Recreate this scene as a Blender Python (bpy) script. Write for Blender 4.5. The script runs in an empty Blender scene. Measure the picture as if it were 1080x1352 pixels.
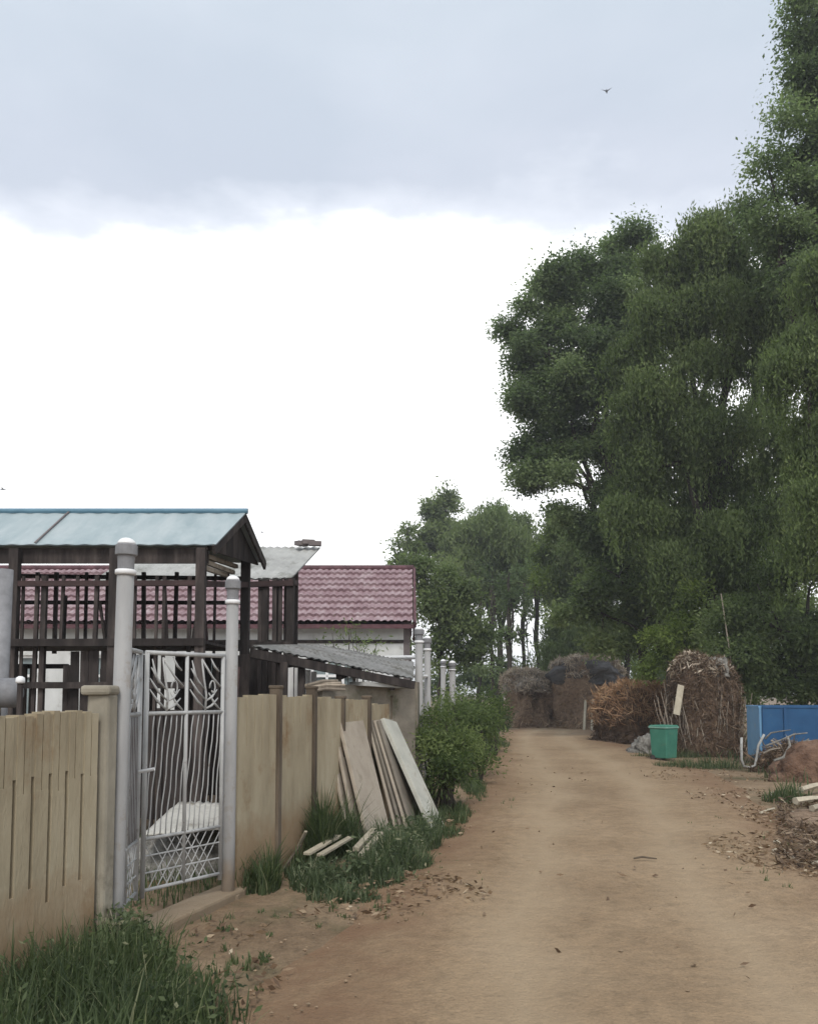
import bpy, math, random
import numpy as np
from mathutils import Vector, Matrix, Euler, noise as mnoise

random.seed(7)
RNG = np.random.default_rng(11)
R = math.radians
scene = bpy.context.scene
COL = scene.collection

# ------------------------------------------------------------------ camera
F = 1107.0                       # focal length in photo pixels (1080 wide)
CAMZ = 1.6
PITCH = R(4.0)
HOR = 915.0                      # row of the horizon in the photo
PCY = HOR - F*math.tan(PITCH)    # row of the optical axis
cam = bpy.data.cameras.new('camera')
cam.sensor_fit = 'HORIZONTAL'; cam.sensor_width = 36.0
cam.lens = 36.0*F/1080.0
cam.shift_y = (PCY-676.0)/1080.0
cam.clip_start = 0.05; cam.clip_end = 2000
camo = bpy.data.objects.new('camera', cam); COL.objects.link(camo)
camo.location = (0, 0, CAMZ)
camo.rotation_euler = (R(90)+PITCH, 0, 0)
scene.camera = camo

# ------------------------------------------------------------------ sky, sun, exposure
SUN_EL, SUN_AZ = R(50), R(178)       # azimuth measured from +Y towards +X: behind the camera
world = bpy.data.worlds.new('World'); scene.world = world
world.use_nodes = True
nt = world.node_tree; nt.nodes.clear()
def wn(t, **k):
    n = nt.nodes.new(t)
    for a, b in k.items(): setattr(n, a, b)
    return n
wo = wn('ShaderNodeOutputWorld')
sky = wn('ShaderNodeTexSky', sky_type='NISHITA', sun_disc=False)
sky.sun_elevation = SUN_EL; sky.sun_rotation = SUN_AZ
bg1 = wn('ShaderNodeBackground'); bg1.inputs['Strength'].default_value = 0.08
nt.links.new(sky.outputs[0], bg1.inputs['Color'])
tc = wn('ShaderNodeTexCoord')
sep = wn('ShaderNodeSeparateXYZ'); nt.links.new(tc.outputs['Generated'], sep.inputs[0])
mp = wn('ShaderNodeMapping'); mp.inputs['Scale'].default_value = (1.3, 1.3, 3.2)
nt.links.new(tc.outputs['Generated'], mp.inputs[0])
nz = wn('ShaderNodeTexNoise'); nz.inputs['Scale'].default_value = 3.2; nz.inputs['Detail'].default_value = 7; nz.inputs['Roughness'].default_value = .58
nt.links.new(mp.outputs[0], nz.inputs['Vector'])
ma = wn('ShaderNodeMath', operation='MULTIPLY_ADD'); ma.inputs[1].default_value = .20; ma.inputs[2].default_value = -.10
nt.links.new(nz.outputs['Fac'], ma.inputs[0])
ya = wn('ShaderNodeMath', operation='ABSOLUTE'); nt.links.new(sep.outputs['Y'], ya.inputs[0])
ym = wn('ShaderNodeMath', operation='MAXIMUM'); ym.inputs[1].default_value = .12; nt.links.new(ya.outputs[0], ym.inputs[0])
dv = wn('ShaderNodeMath', operation='DIVIDE'); nt.links.new(sep.outputs['Z'], dv.inputs[0]); nt.links.new(ym.outputs[0], dv.inputs[1])
mx = wn('ShaderNodeMath', operation='MULTIPLY_ADD'); mx.inputs[1].default_value = .858; nt.links.new(dv.outputs[0], mx.inputs[0]); nt.links.new(ma.outputs[0], mx.inputs[2])
cr = wn('ShaderNodeValToRGB'); e = cr.color_ramp.elements
e[0].position = .470; e[0].color = (1.12, 1.12, 1.12, 1)
e[1].position = .56; e[1].color = (.47, .505, .57, 1)
m1 = cr.color_ramp.elements.new(.516); m1.color = (.60, .63, .69, 1)
m2 = cr.color_ramp.elements.new(.80); m2.color = (.47, .52, .575, 1)
nt.links.new(mx.outputs[0], cr.inputs[0])
nz2 = wn('ShaderNodeTexNoise'); nz2.inputs['Scale'].default_value = 2.6; nz2.inputs['Detail'].default_value = 4
nt.links.new(mp.outputs[0], nz2.inputs['Vector'])
cr2 = wn('ShaderNodeValToRGB'); cr2.color_ramp.elements[0].color = (.90, .92, .94, 1); cr2.color_ramp.elements[1].color = (1.06, 1.05, 1.05, 1)
cr2.color_ramp.elements[0].position = .3; cr2.color_ramp.elements[1].position = .7
nt.links.new(nz2.outputs['Fac'], cr2.inputs[0])
crm = wn('ShaderNodeValToRGB'); crm.color_ramp.elements[0].position = .50; crm.color_ramp.elements[1].position = .56
nt.links.new(mx.outputs[0], crm.inputs[0])
mm = wn('ShaderNodeMixRGB', blend_type='MULTIPLY'); nt.links.new(crm.outputs[0], mm.inputs[0])
nt.links.new(cr.outputs[0], mm.inputs[1]); nt.links.new(cr2.outputs[0], mm.inputs[2])
bg2 = wn('ShaderNodeBackground'); bg2.inputs['Strength'].default_value = .97
nt.links.new(mm.outputs[0], bg2.inputs['Color'])
ms = wn('ShaderNodeMixShader'); ms.inputs[0].default_value = .92
nt.links.new(bg1.outputs[0], ms.inputs[1]); nt.links.new(bg2.outputs[0], ms.inputs[2])
nt.links.new(ms.outputs[0], wo.inputs['Surface'])

sl = bpy.data.lights.new('sun', 'SUN'); sl.energy = 1.5; sl.angle = R(18); sl.color = (1, .96, .9)
so = bpy.data.objects.new('sun', sl); COL.objects.link(so)
sd = Vector((math.sin(SUN_AZ)*math.cos(SUN_EL), math.cos(SUN_AZ)*math.cos(SUN_EL), math.sin(SUN_EL)))
so.rotation_euler = sd.to_track_quat('Z', 'Y').to_euler(); so.location = sd*40

scene.view_settings.view_transform = 'Standard'; scene.view_settings.look = 'None'
scene.view_settings.exposure = 0.72; scene.view_settings.gamma = 1.0
scene.cycles.max_bounces = 8; scene.cycles.diffuse_bounces = 5; scene.cycles.transmission_bounces = 4
scene.cycles.transparent_max_bounces = 6

# ------------------------------------------------------------------ picture -> world helpers
_c, _s = math.cos(PITCH), math.sin(PITCH)
def at(x, y, Y):
    a, b = (x-540.0)/F, (PCY-y)/F
    d = Vector((a, _c-b*_s, _s+b*_c))
    return Vector((0, 0, CAMZ)) + d*(Y/d.y)
def fenceX(Y): return -3.249+.273*Y

def gz(x, y):
    """height of the ground"""
    return .05*mnoise.noise(Vector((x*.21, y*.21, 3.1))) + .025*mnoise.noise(Vector((x*.6, y*.6, 8.7)))

# ------------------------------------------------------------------ object helpers
def tag(o, label=None, cat=None, group=None, kind=None):
    if label: o['label'] = label
    if cat: o['category'] = cat
    if group: o['group'] = group
    if kind: o['kind'] = kind
    return o
def thing(name, label, cat, loc=(0, 0, 0), group=None):
    o = bpy.data.objects.new(name, None); o.empty_display_size = .2
    COL.objects.link(o); o.location = loc
    return tag(o, label, cat, group)
def wloc(o):
    v = Vector((0, 0, 0))
    while o is not None:
        v += Vector(o.location); o = o.parent
    return v
def copy_tree(o, parent=None):
    c = o.copy(); COL.objects.link(c); c.parent = parent
    for ch in list(o.children): copy_tree(ch, c)
    return c

class MB:
    def __init__(s): s.v = []; s.f = []; s.t = []
    def add(s, vs, fs, t=0.5):
        n = len(s.v); s.v += [tuple(v) for v in vs]
        for f in fs: s.f.append(tuple(i+n for i in f)); s.t.append(t)
    def box(s, c, size, rot=None, t=.5):
        hx, hy, hz = size[0]/2, size[1]/2, size[2]/2
        vs = [Vector((x, y, z)) for x in (-hx, hx) for y in (-hy, hy) for z in (-hz, hz)]
        if rot is not None:
            m = rot if isinstance(rot, Matrix) else Euler(rot).to_matrix()
            vs = [m @ v for v in vs]
        c = Vector(c); vs = [v+c for v in vs]
        s.add(vs, [(0, 1, 3, 2), (4, 6, 7, 5), (0, 4, 5, 1), (2, 3, 7, 6), (0, 2, 6, 4), (1, 5, 7, 3)], t)
    def beam(s, p0, p1, w, h, up=(0, 0, 1), t=.5, jit=0):
        p0, p1 = Vector(p0), Vector(p1); d = (p1-p0); L = d.length; d.normalize()
        u = Vector(up)
        if abs(d.dot(u)) > .98: u = Vector((0, 1, 0))
        a = d.cross(u).normalized(); b = a.cross(d).normalized()
        m = Matrix((a, d, b)).transposed()
        s.box((p0+p1)/2, (w, L, h), m, t)
    def hexa(s, b4, t4, t=.5):
        """solid between two quads with the same winding"""
        s.add(list(b4)+list(t4), [(3, 2, 1, 0), (4, 5, 6, 7), (0, 1, 5, 4), (1, 2, 6, 5), (2, 3, 7, 6), (3, 0, 4, 7)], t)
    def tube(s, pts, rad, n=8, cap=True, t=.5):
        pts = [Vector(p) for p in pts]
        if not hasattr(rad, '__len__'): rad = [rad]*len(pts)
        rings = []; a = None
        for i, p in enumerate(pts):
            d = (pts[min(i+1, len(pts)-1)]-pts[max(i-1, 0)])
            if d.length < 1e-9: d = Vector((0, 0, 1))
            d.normalize()
            if a is None:
                u = Vector((0, 0, 1)) if abs(d.z) < .9 else Vector((1, 0, 0))
                a = d.cross(u).normalized()
            else:
                a = (a-d*a.dot(d)).normalized()
            b = d.cross(a)
            rings.append([p+(a*math.cos(2*math.pi*k/n)+b*math.sin(2*math.pi*k/n))*rad[i] for k in range(n)])
        vs = [v for r in rings for v in r]; fs = []
        for i in range(len(pts)-1):
            for k in range(n):
                k2 = (k+1) % n
                fs.append((i*n+k, i*n+k2, (i+1)*n+k2, (i+1)*n+k))
        if cap:
            fs.append(tuple(range(n))[::-1]); fs.append(tuple((len(pts)-1)*n+k for k in range(n)))
        s.add(vs, fs, t)
    def lathe(s, c, prof, n=20, t=.5):
        c = Vector(c); vs = []; fs = []
        for r, z in prof:
            for k in range(n):
                an = 2*math.pi*k/n
                vs.append(c+Vector((r*math.cos(an), r*math.sin(an), z)))
        for i in range(len(prof)-1):
            for k in range(n):
                k2 = (k+1) % n
                fs.append((i*n+k, i*n+k2, (i+1)*n+k2, (i+1)*n+k))
        fs.append(tuple(range(n))[::-1]); fs.append(tuple((len(prof)-1)*n+k for k in range(n)))
        s.add(vs, fs, t)
    def build(s, name, m, parent=None, loc=None, bevel=0, smooth=False):
        off = wloc(parent) if parent else Vector(loc if loc is not None else (0, 0, 0))
        me = bpy.data.meshes.new(name)
        me.from_pydata([tuple(Vector(v)-off) for v in s.v], [], s.f)
        at_ = me.attributes.new('tint', 'FLOAT', 'FACE'); at_.data.foreach_set('value', np.array(s.t, dtype=np.float32))
        me.materials.append(m)
        if smooth: me.polygons.foreach_set('use_smooth', [True]*len(me.polygons))
        me.update()
        o = bpy.data.objects.new(name, me); COL.objects.link(o)
        if parent: o.parent = parent
        elif loc is not None: o.location = loc
        if bevel:
            b = o.modifiers.new('bevel', 'BEVEL'); b.width = bevel; b.segments = 2; b.limit_method = 'ANGLE'; b.angle_limit = R(40)
        return o

def quads_object(name, V, T, m, parent=None, loc=None, tris=False):
    """V (N,k,3) world points of N separate k-gons, T (N,) tint"""
    N, k = V.shape[0], V.shape[1]
    off = np.array(wloc(parent) if parent else (loc if loc is not None else (0, 0, 0)))
    co = (V.reshape(-1, 3)-off).astype(np.float32)
    me = bpy.data.meshes.new(name)
    me.vertices.add(N*k); me.vertices.foreach_set('co', co.ravel())
    me.loops.add(N*k); me.loops.foreach_set('vertex_index', np.arange(N*k, dtype=np.int32))
    me.polygons.add(N); me.polygons.foreach_set('loop_start', np.arange(0, N*k, k, dtype=np.int32))
    a = me.attributes.new('tint', 'FLOAT', 'FACE'); a.data.foreach_set('value', T.astype(np.float32))
    me.materials.append(m); me.update(calc_edges=True)
    o = bpy.data.objects.new(name, me); COL.objects.link(o)
    if parent: o.parent = parent
    elif loc is not None: o.location = loc
    return o

# ------------------------------------------------------------------ materials
def rgb(c): return (c[0], c[1], c[2], 1)
def ramp_node(t, stops):
    n = t.nodes.new('ShaderNodeValToRGB'); el = n.color_ramp.elements
    el[0].position, el[0].color = stops[0][0], rgb(stops[0][1])
    el[1].position, el[1].color = stops[-1][0], rgb(stops[-1][1])
    for p, c in stops[1:-1]:
        q = el.new(p); q.color = rgb(c)
    return n
def surf(name, stops, scale=4, stretch=(1, 1, 1), rough=.85, bump=.25, bscale=None, spots=None, metal=0, tint=0, detail=7, bdist=.01):
    m = bpy.data.materials.new(name); m.use_nodes = True; t = m.node_tree
    b = t.nodes['Principled BSDF']; b.inputs['Roughness'].default_value = rough; b.inputs['Metallic'].default_value = metal
    b.inputs['Specular IOR Level'].default_value = .3
    tcn = t.nodes.new('ShaderNodeTexCoord'); mpn = t.nodes.new('ShaderNodeMapping'); mpn.inputs['Scale'].default_value = stretch
    t.links.new(tcn.outputs['Object'], mpn.inputs[0])
    n = t.nodes.new('ShaderNodeTexNoise'); n.inputs['Scale'].default_value = scale; n.inputs['Detail'].default_value = detail; n.inputs['Roughness'].default_value = .62
    t.links.new(mpn.outputs[0], n.inputs['Vector'])
    r = ramp_node(t, stops); t.links.new(n.outputs['Fac'], r.inputs[0])
    out = r.outputs[0]
    if spots:                                        # (colour, scale, threshold low, high)
        n2 = t.nodes.new('ShaderNodeTexNoise'); n2.inputs['Scale'].default_value = spots[1]; n2.inputs['Detail'].default_value = 6; n2.inputs['Roughness'].default_value = .7
        t.links.new(tcn.outputs['Object'], n2.inputs['Vector'])
        r2 = ramp_node(t, [(spots[2], (0, 0, 0)), (spots[3], (1, 1, 1))]); t.links.new(n2.outputs['Fac'], r2.inputs[0])
        mxn = t.nodes.new('ShaderNodeMixRGB'); mxn.inputs[2].default_value = rgb(spots[0])
        t.links.new(r2.outputs[0], mxn.inputs[0]); t.links.new(out, mxn.inputs[1]); out = mxn.outputs[0]
    if tint:
        an = t.nodes.new('ShaderNodeAttribute'); an.attribute_name = 'tint'
        mr = t.nodes.new('ShaderNodeMapRange'); mr.inputs['To Min'].default_value = 1-tint; mr.inputs['To Max'].default_value = 1+tint
        t.links.new(an.outputs['Fac'], mr.inputs[0])
        mu = t.nodes.new('ShaderNodeMixRGB'); mu.blend_type = 'MULTIPLY'; mu.inputs[0].default_value = 1
        t.links.new(out, mu.inputs[1]); t.links.new(mr.outputs[0], mu.inputs[2]); out = mu.outputs[0]
    t.links.new(out, b.inputs['Base Color'])
    if bump:
        n3 = t.nodes.new('ShaderNodeTexNoise'); n3.inputs['Scale'].default_value = bscale or scale*5; n3.inputs['Detail'].default_value = 8
        t.links.new(mpn.outputs[0], n3.inputs['Vector'])
        bn = t.nodes.new('ShaderNodeBump'); bn.inputs['Strength'].default_value = bump; bn.inputs['Distance'].default_value = bdist
        t.links.new(n3.outputs['Fac'], bn.inputs['Height']); t.links.new(bn.outputs[0], b.inputs['Normal'])
    m['out'] = 0
    return m
def leafmat(name, stops, transl=.35, rough=.65):
    m = bpy.data.materials.new(name); m.use_nodes = True; t = m.node_tree
    b = t.nodes['Principled BSDF']; b.inputs['Roughness'].default_value = rough; b.inputs['Specular IOR Level'].default_value = .25
    an = t.nodes.new('ShaderNodeAttribute'); an.attribute_name = 'tint'
    r = ramp_node(t, stops); t.links.new(an.outputs['Fac'], r.inputs[0])
    t.links.new(r.outputs[0], b.inputs['Base Color'])
    tr = t.nodes.new('ShaderNodeBsdfTranslucent')
    gm = t.nodes.new('ShaderNodeMixRGB'); gm.blend_type = 'MULTIPLY'; gm.inputs[0].default_value = 1; gm.inputs[2].default_value = (1.9, 2.0, 1.6, 1)   # leaves pass more light than they reflect
    t.links.new(r.outputs[0], gm.inputs[1]); t.links.new(gm.outputs[0], tr.inputs['Color'])
    mi = t.nodes.new('ShaderNodeMixShader'); mi.inputs[0].default_value = transl
    t.links.new(b.outputs[0], mi.inputs[1]); t.links.new(tr.outputs[0], mi.inputs[2])
    t.links.new(mi.outputs[0], t.nodes['Material Output'].inputs['Surface'])
    return m

M = {}
M['concrete'] = surf('fence_concrete', [(.3, (.255, .21, .14)), (.5, (.345, .292, .20)), (.7, (.42, .365, .262))], 2.2, (1.5, 1.5, .45), .95, .4, 40, spots=((.23, .15, .08), 1.7, .52, .68), tint=.16)
M['post_dark'] = surf('weathered_post', [(.3, (.06, .045, .032)), (.7, (.14, .11, .08))], 6, (1, 1, .3), .95, .4, tint=.2)
M['pillar'] = surf('pillar_concrete', [(.3, (.20, .18, .14)), (.7, (.33, .30, .24))], 4, (1, 1, .5), .95, .5, 30, spots=((.13, .11, .08), 2.5, .55, .7))
M['slab'] = surf('slab_concrete', [(.3, (.28, .235, .185)), (.5, (.36, .31, .25)), (.7, (.42, .37, .30))], 3, (1, 1, 1), .95, .35, 40, spots=((.20, .165, .12), 3, .56, .72))
M['slab_pale'] = surf('pale_slab_concrete', [(.3, (.34, .34, .30)), (.7, (.50, .49, .43))], 3, (1, 1, 1), .95, .35, 40, spots=((.27, .25, .2), 3, .55, .7))
M['slab_dark'] = surf('aged_slab_concrete', [(.3, (.13, .11, .09)), (.7, (.26, .23, .19))], 3, (1, 1, 1), .95, .35, 40)
M['gatepaint'] = surf('flaking_silver_paint', [(.3, (.27, .27, .265)), (.65, (.43, .43, .42))], 7, (1, 1, .4), .55, .12, 50, spots=((.16, .13, .10), 9, .60, .72))
M['postpaint'] = surf('lavender_white_paint', [(.3, (.215, .21, .205)), (.7, (.325, .32, .312))], 5, (1, 1, .25), .65, .2, 50, spots=((.20, .165, .13), 5, .54, .72))
M['whitepaint'] = surf('white_paint', [(.3, (.66, .66, .66)), (.7, (.8, .8, .8))], 6, (1, 1, 1), .5, .1)
M['greycap'] = surf('grey_cap_paint', [(.3, (.14, .14, .145)), (.7, (.25, .25, .26))], 8, (1, 1, 1), .6, .1)
M['darkwood'] = surf('dark_weathered_wood', [(.3, (.018, .015, .014)), (.5, (.036, .029, .027)), (.72, (.085, .07, .063))], 9, (1, 1, .18), .9, .35, tint=.35)
M['maroonwood'] = surf('reddish_weathered_wood', [(.3, (.026, .016, .016)), (.7, (.07, .045, .043))], 9, (.2, 1, 1), .9, .35, tint=.3)
M['palewood'] = surf('pale_weathered_wood', [(.3, (.17, .14, .11)), (.7, (.34, .29, .23))], 9, (1, 1, .25), .9, .35, tint=.25)
M['blueroof'] = surf('faded_blue_roof_sheet', [(.3, (.235, .292, .308)), (.5, (.295, .35, .363)), (.72, (.37, .412, .42))], 1.6, (2.5, .5, 1), .5, .06, 30, spots=((.36, .41, .42), 2.4, .5, .72), tint=.06)
M['oldsheet'] = surf('sooty_cement_sheet', [(.3, (.13, .13, .125)), (.7, (.27, .265, .255))], 2, (1, 1, 1), .95, .4, 30, spots=((.09, .085, .07), 3.2, .48, .66))
M['bluecap'] = surf('blue_ridge_cap', [(.3, (.07, .15, .21)), (.7, (.13, .24, .31))], 3, (1, 1, 1), .5, .06)
M['tile'] = surf('purple_red_tile', [(.3, (.20, .125, .138)), (.5, (.275, .19, .203)), (.7, (.40, .325, .335))], 3.5, (1, 1, 1), .7, .15, 25, spots=((.34, .25, .26), 5, .55, .72))
M['tilecap'] = surf('dark_ridge_tile', [(.3, (.06, .03, .035)), (.7, (.14, .07, .08))], 5)
M['plaster'] = surf('stained_white_plaster', [(.3, (.42, .43, .42)), (.7, (.62, .63, .62))], 1.5, (1, 1, .6), .9, .2, 30, spots=((.26, .25, .23), 1.3, .55, .72))
M['gable'] = surf('brown_grey_gable', [(.3, (.10, .085, .085)), (.7, (.18, .155, .15))], 3, (1, 1, 1), .95, .3)
M['asbestos'] = surf('grey_cement_sheet', [(.3, (.25, .25, .24)), (.7, (.42, .42, .40))], 2, (1, 1, 1), .9, .3, 30, spots=((.14, .14, .12), 2.2, .5, .7))
M['mud'] = surf('mud_brick', [(.3, (.15, .13, .105)), (.7, (.26, .23, .185))], 3, (1, 1, 1.6), .95, .5, 25, spots=((.07, .075, .04), 2.2, .52, .7))
M['glass'] = surf('dusty_window_glass', [(.3, (.12, .15, .16)), (.7, (.25, .29, .29))], 3, rough=.18, bump=0)
M['bark'] = surf('dark_bark', [(.3, (.022, .019, .015)), (.7, (.075, .063, .05))], 7, (1, 1, .25), .95, .6, 25)
M['greenplastic'] = surf('green_bin_plastic', [(.3, (.035, .15, .105)), (.7, (.06, .21, .15))], 4, rough=.5, bump=.05, spots=((.10, .15, .10), 5, .58, .75))
M['greenrim'] = surf('pale_green_rim', [(.3, (.16, .34, .27)), (.7, (.25, .43, .36))], 5, rough=.5, bump=.05)
M['bluemetal'] = surf('blue_painted_steel', [(.3, (.012, .058, .145)), (.7, (.02, .085, .19))], 2.5, rough=.45, bump=.05, spots=((.05, .11, .17), 4, .58, .75))
M['bluepale'] = surf('faded_blue_steel', [(.3, (.11, .25, .42)), (.7, (.16, .32, .48))], 3, rough=.5, bump=.05, spots=((.22, .28, .33), 4, .58, .75))
M['hay'] = surf('old_hay', [(.3, (.14, .095, .062)), (.5, (.245, .17, .115)), (.7, (.34, .25, .175))], 5, (1, 1, 2), 1, .9, 30, bdist=.05)
M['darkhay'] = surf('dark_stalk', [(.3, (.06, .038, .025)), (.5, (.115, .075, .05)), (.7, (.18, .125, .085))], 5, (1, 1, 2), 1, .9, 30, bdist=.05)
M['thatch'] = surf('grey_weathered_thatch', [(.3, (.12, .10, .085)), (.5, (.22, .19, .16)), (.7, (.34, .30, .26))], 4, (1, 1, 1), 1, .9, 30, bdist=.05)
M['darkcover'] = surf('dark_grey_cover', [(.3, (.05, .047, .046)), (.7, (.12, .112, .108))], 2.5, (1, 1, 2), .8, .8, 6, bdist=.08)
M['soil'] = surf('red_soil', [(.3, (.085, .048, .032)), (.5, (.14, .082, .054)), (.7, (.20, .125, .085))], 4, rough=1, bump=1, bscale=14, bdist=.08)
M['pebble'] = surf('brown_pebble', [(.3, (.16, .11, .07)), (.7, (.32, .24, .16))], 6, rough=1, tint=.3)
M['grit'] = surf('grey_rubble', [(.3, (.10, .095, .085)), (.5, (.19, .18, .16)), (.7, (.30, .29, .265))], 9, rough=1, bump=1, bscale=16, bdist=.06, tint=.25)
M['paleboard'] = surf('pale_board', [(.3, (.30, .265, .20)), (.7, (.44, .39, .30))], 8, (1, 1, 1), .9, .3, tint=.2)
M['tarp'] = surf('dirty_white_sheet', [(.3, (.36, .35, .31)), (.7, (.58, .56, .52))], 3, rough=.8, bump=.3, bscale=12, spots=((.22, .2, .16), 3, .52, .7))
M['birdm'] = surf('grey_feather', [(.3, (.08, .085, .1)), (.7, (.16, .17, .19))], 8)

G_DARK = leafmat('dark_poplar_leaf', [(0, (.050, .074, .032)), (.5, (.098, .138, .060)), (.85, (.15, .195, .088)), (1, (.18, .225, .11))], 0.5)
G_WILLOW = leafmat('olive_willow_leaf', [(0, (.062, .088, .030)), (.5, (.115, .155, .056)), (.85, (.155, .20, .078)), (1, (.19, .23, .095))], 0.5)
G_FAR = leafmat('mid_green_leaf', [(0, (.055, .078, .030)), (.5, (.110, .148, .056)), (1, (.175, .215, .09))], 0.45)
G_BRIGHT = leafmat('yellow_green_leaf', [(0, (.055, .080, .018)), (.5, (.11, .155, .034)), (1, (.18, .225, .062))], 0.45)
G_SHRUB = leafmat('shrub_leaf', [(0, (.034, .054, .018)), (.5, (.085, .118, .040)), (1, (.17, .21, .08))], 0.45)
G_WEED = leafmat('weed_blade', [(0, (.026, .040, .018)), (.5, (.060, .084, .036)), (.9, (.11, .14, .065)), (1, (.22, .22, .13))], 0.38)
G_BLUEWEED = leafmat('bluish_weed_blade', [(0, (.028, .042, .022)), (.5, (.072, .098, .050)), (.9, (.14, .17, .095)), (1, (.30, .29, .20))], 0.4)
G_STRAW = leafmat('dry_straw', [(0, (.18, .12, .08)), (.5, (.32, .225, .15)), (1, (.50, .385, .275))], 0.1)
G_GREYSTRAW = leafmat('grey_straw', [(0, (.22, .17, .13)), (.5, (.40, .325, .25)), (1, (.56, .48, .385))], 0.1)
G_ORANGE = leafmat('rusty_dry_needles', [(0, (.16, .09, .05)), (.5, (.33, .20, .115)), (1, (.48, .335, .21))], 0.15)
G_DRYLEAF = leafmat('dry_leaf', [(0, (.10, .062, .038)), (.5, (.20, .135, .082)), (.9, (.34, .26, .175)), (1, (.44, .37, .27))], 0.1)
G_BROWN = leafmat('brown_stalk', [(0, (.05, .032, .02)), (.5, (.12, .08, .052)), (.9, (.21, .15, .10)), (1, (.36, .29, .21))], 0.1)

def add_splash(m, col, h):
    """dried mud splashed up from the ground: blotches of soil whose upper limit is ragged"""
    t = m.node_tree; L = t.links.new; b = t.nodes['Principled BSDF']; src = b.inputs['Base Color'].links[0].from_socket
    tcn = t.nodes.new('ShaderNodeTexCoord'); sp = t.nodes.new('ShaderNodeSeparateXYZ'); L(tcn.outputs['Object'], sp.inputs[0])
    n = t.nodes.new('ShaderNodeTexNoise'); n.inputs['Scale'].default_value = 2.6; n.inputs['Detail'].default_value = 7; n.inputs['Roughness'].default_value = .68; L(tcn.outputs['Object'], n.inputs['Vector'])
    a = t.nodes.new('ShaderNodeMath'); a.operation = 'MULTIPLY_ADD'; a.inputs[1].default_value = 1.5*h; L(n.outputs['Fac'], a.inputs[0]); a.inputs[2].default_value = -.75*h
    d = t.nodes.new('ShaderNodeMath'); d.operation = 'ADD'; L(a.outputs[0], d.inputs[0]); L(sp.outputs['Z'], d.inputs[1])
    r = ramp_node(t, [(h*.55, (.75, .75, .75)), (h*1.1, (0, 0, 0))]); L(d.outputs[0], r.inputs[0])
    mx_ = t.nodes.new('ShaderNodeMixRGB'); mx_.inputs[2].default_value = rgb(col); L(r.outputs[0], mx_.inputs[0]); L(src, mx_.inputs[1]); L(mx_.outputs[0], b.inputs['Base Color'])
add_splash(M['concrete'], (.24, .155, .085), .55); add_splash(M['pillar'], (.20, .14, .085), .35); add_splash(M['postpaint'], (.26, .20, .14), .3)

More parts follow.
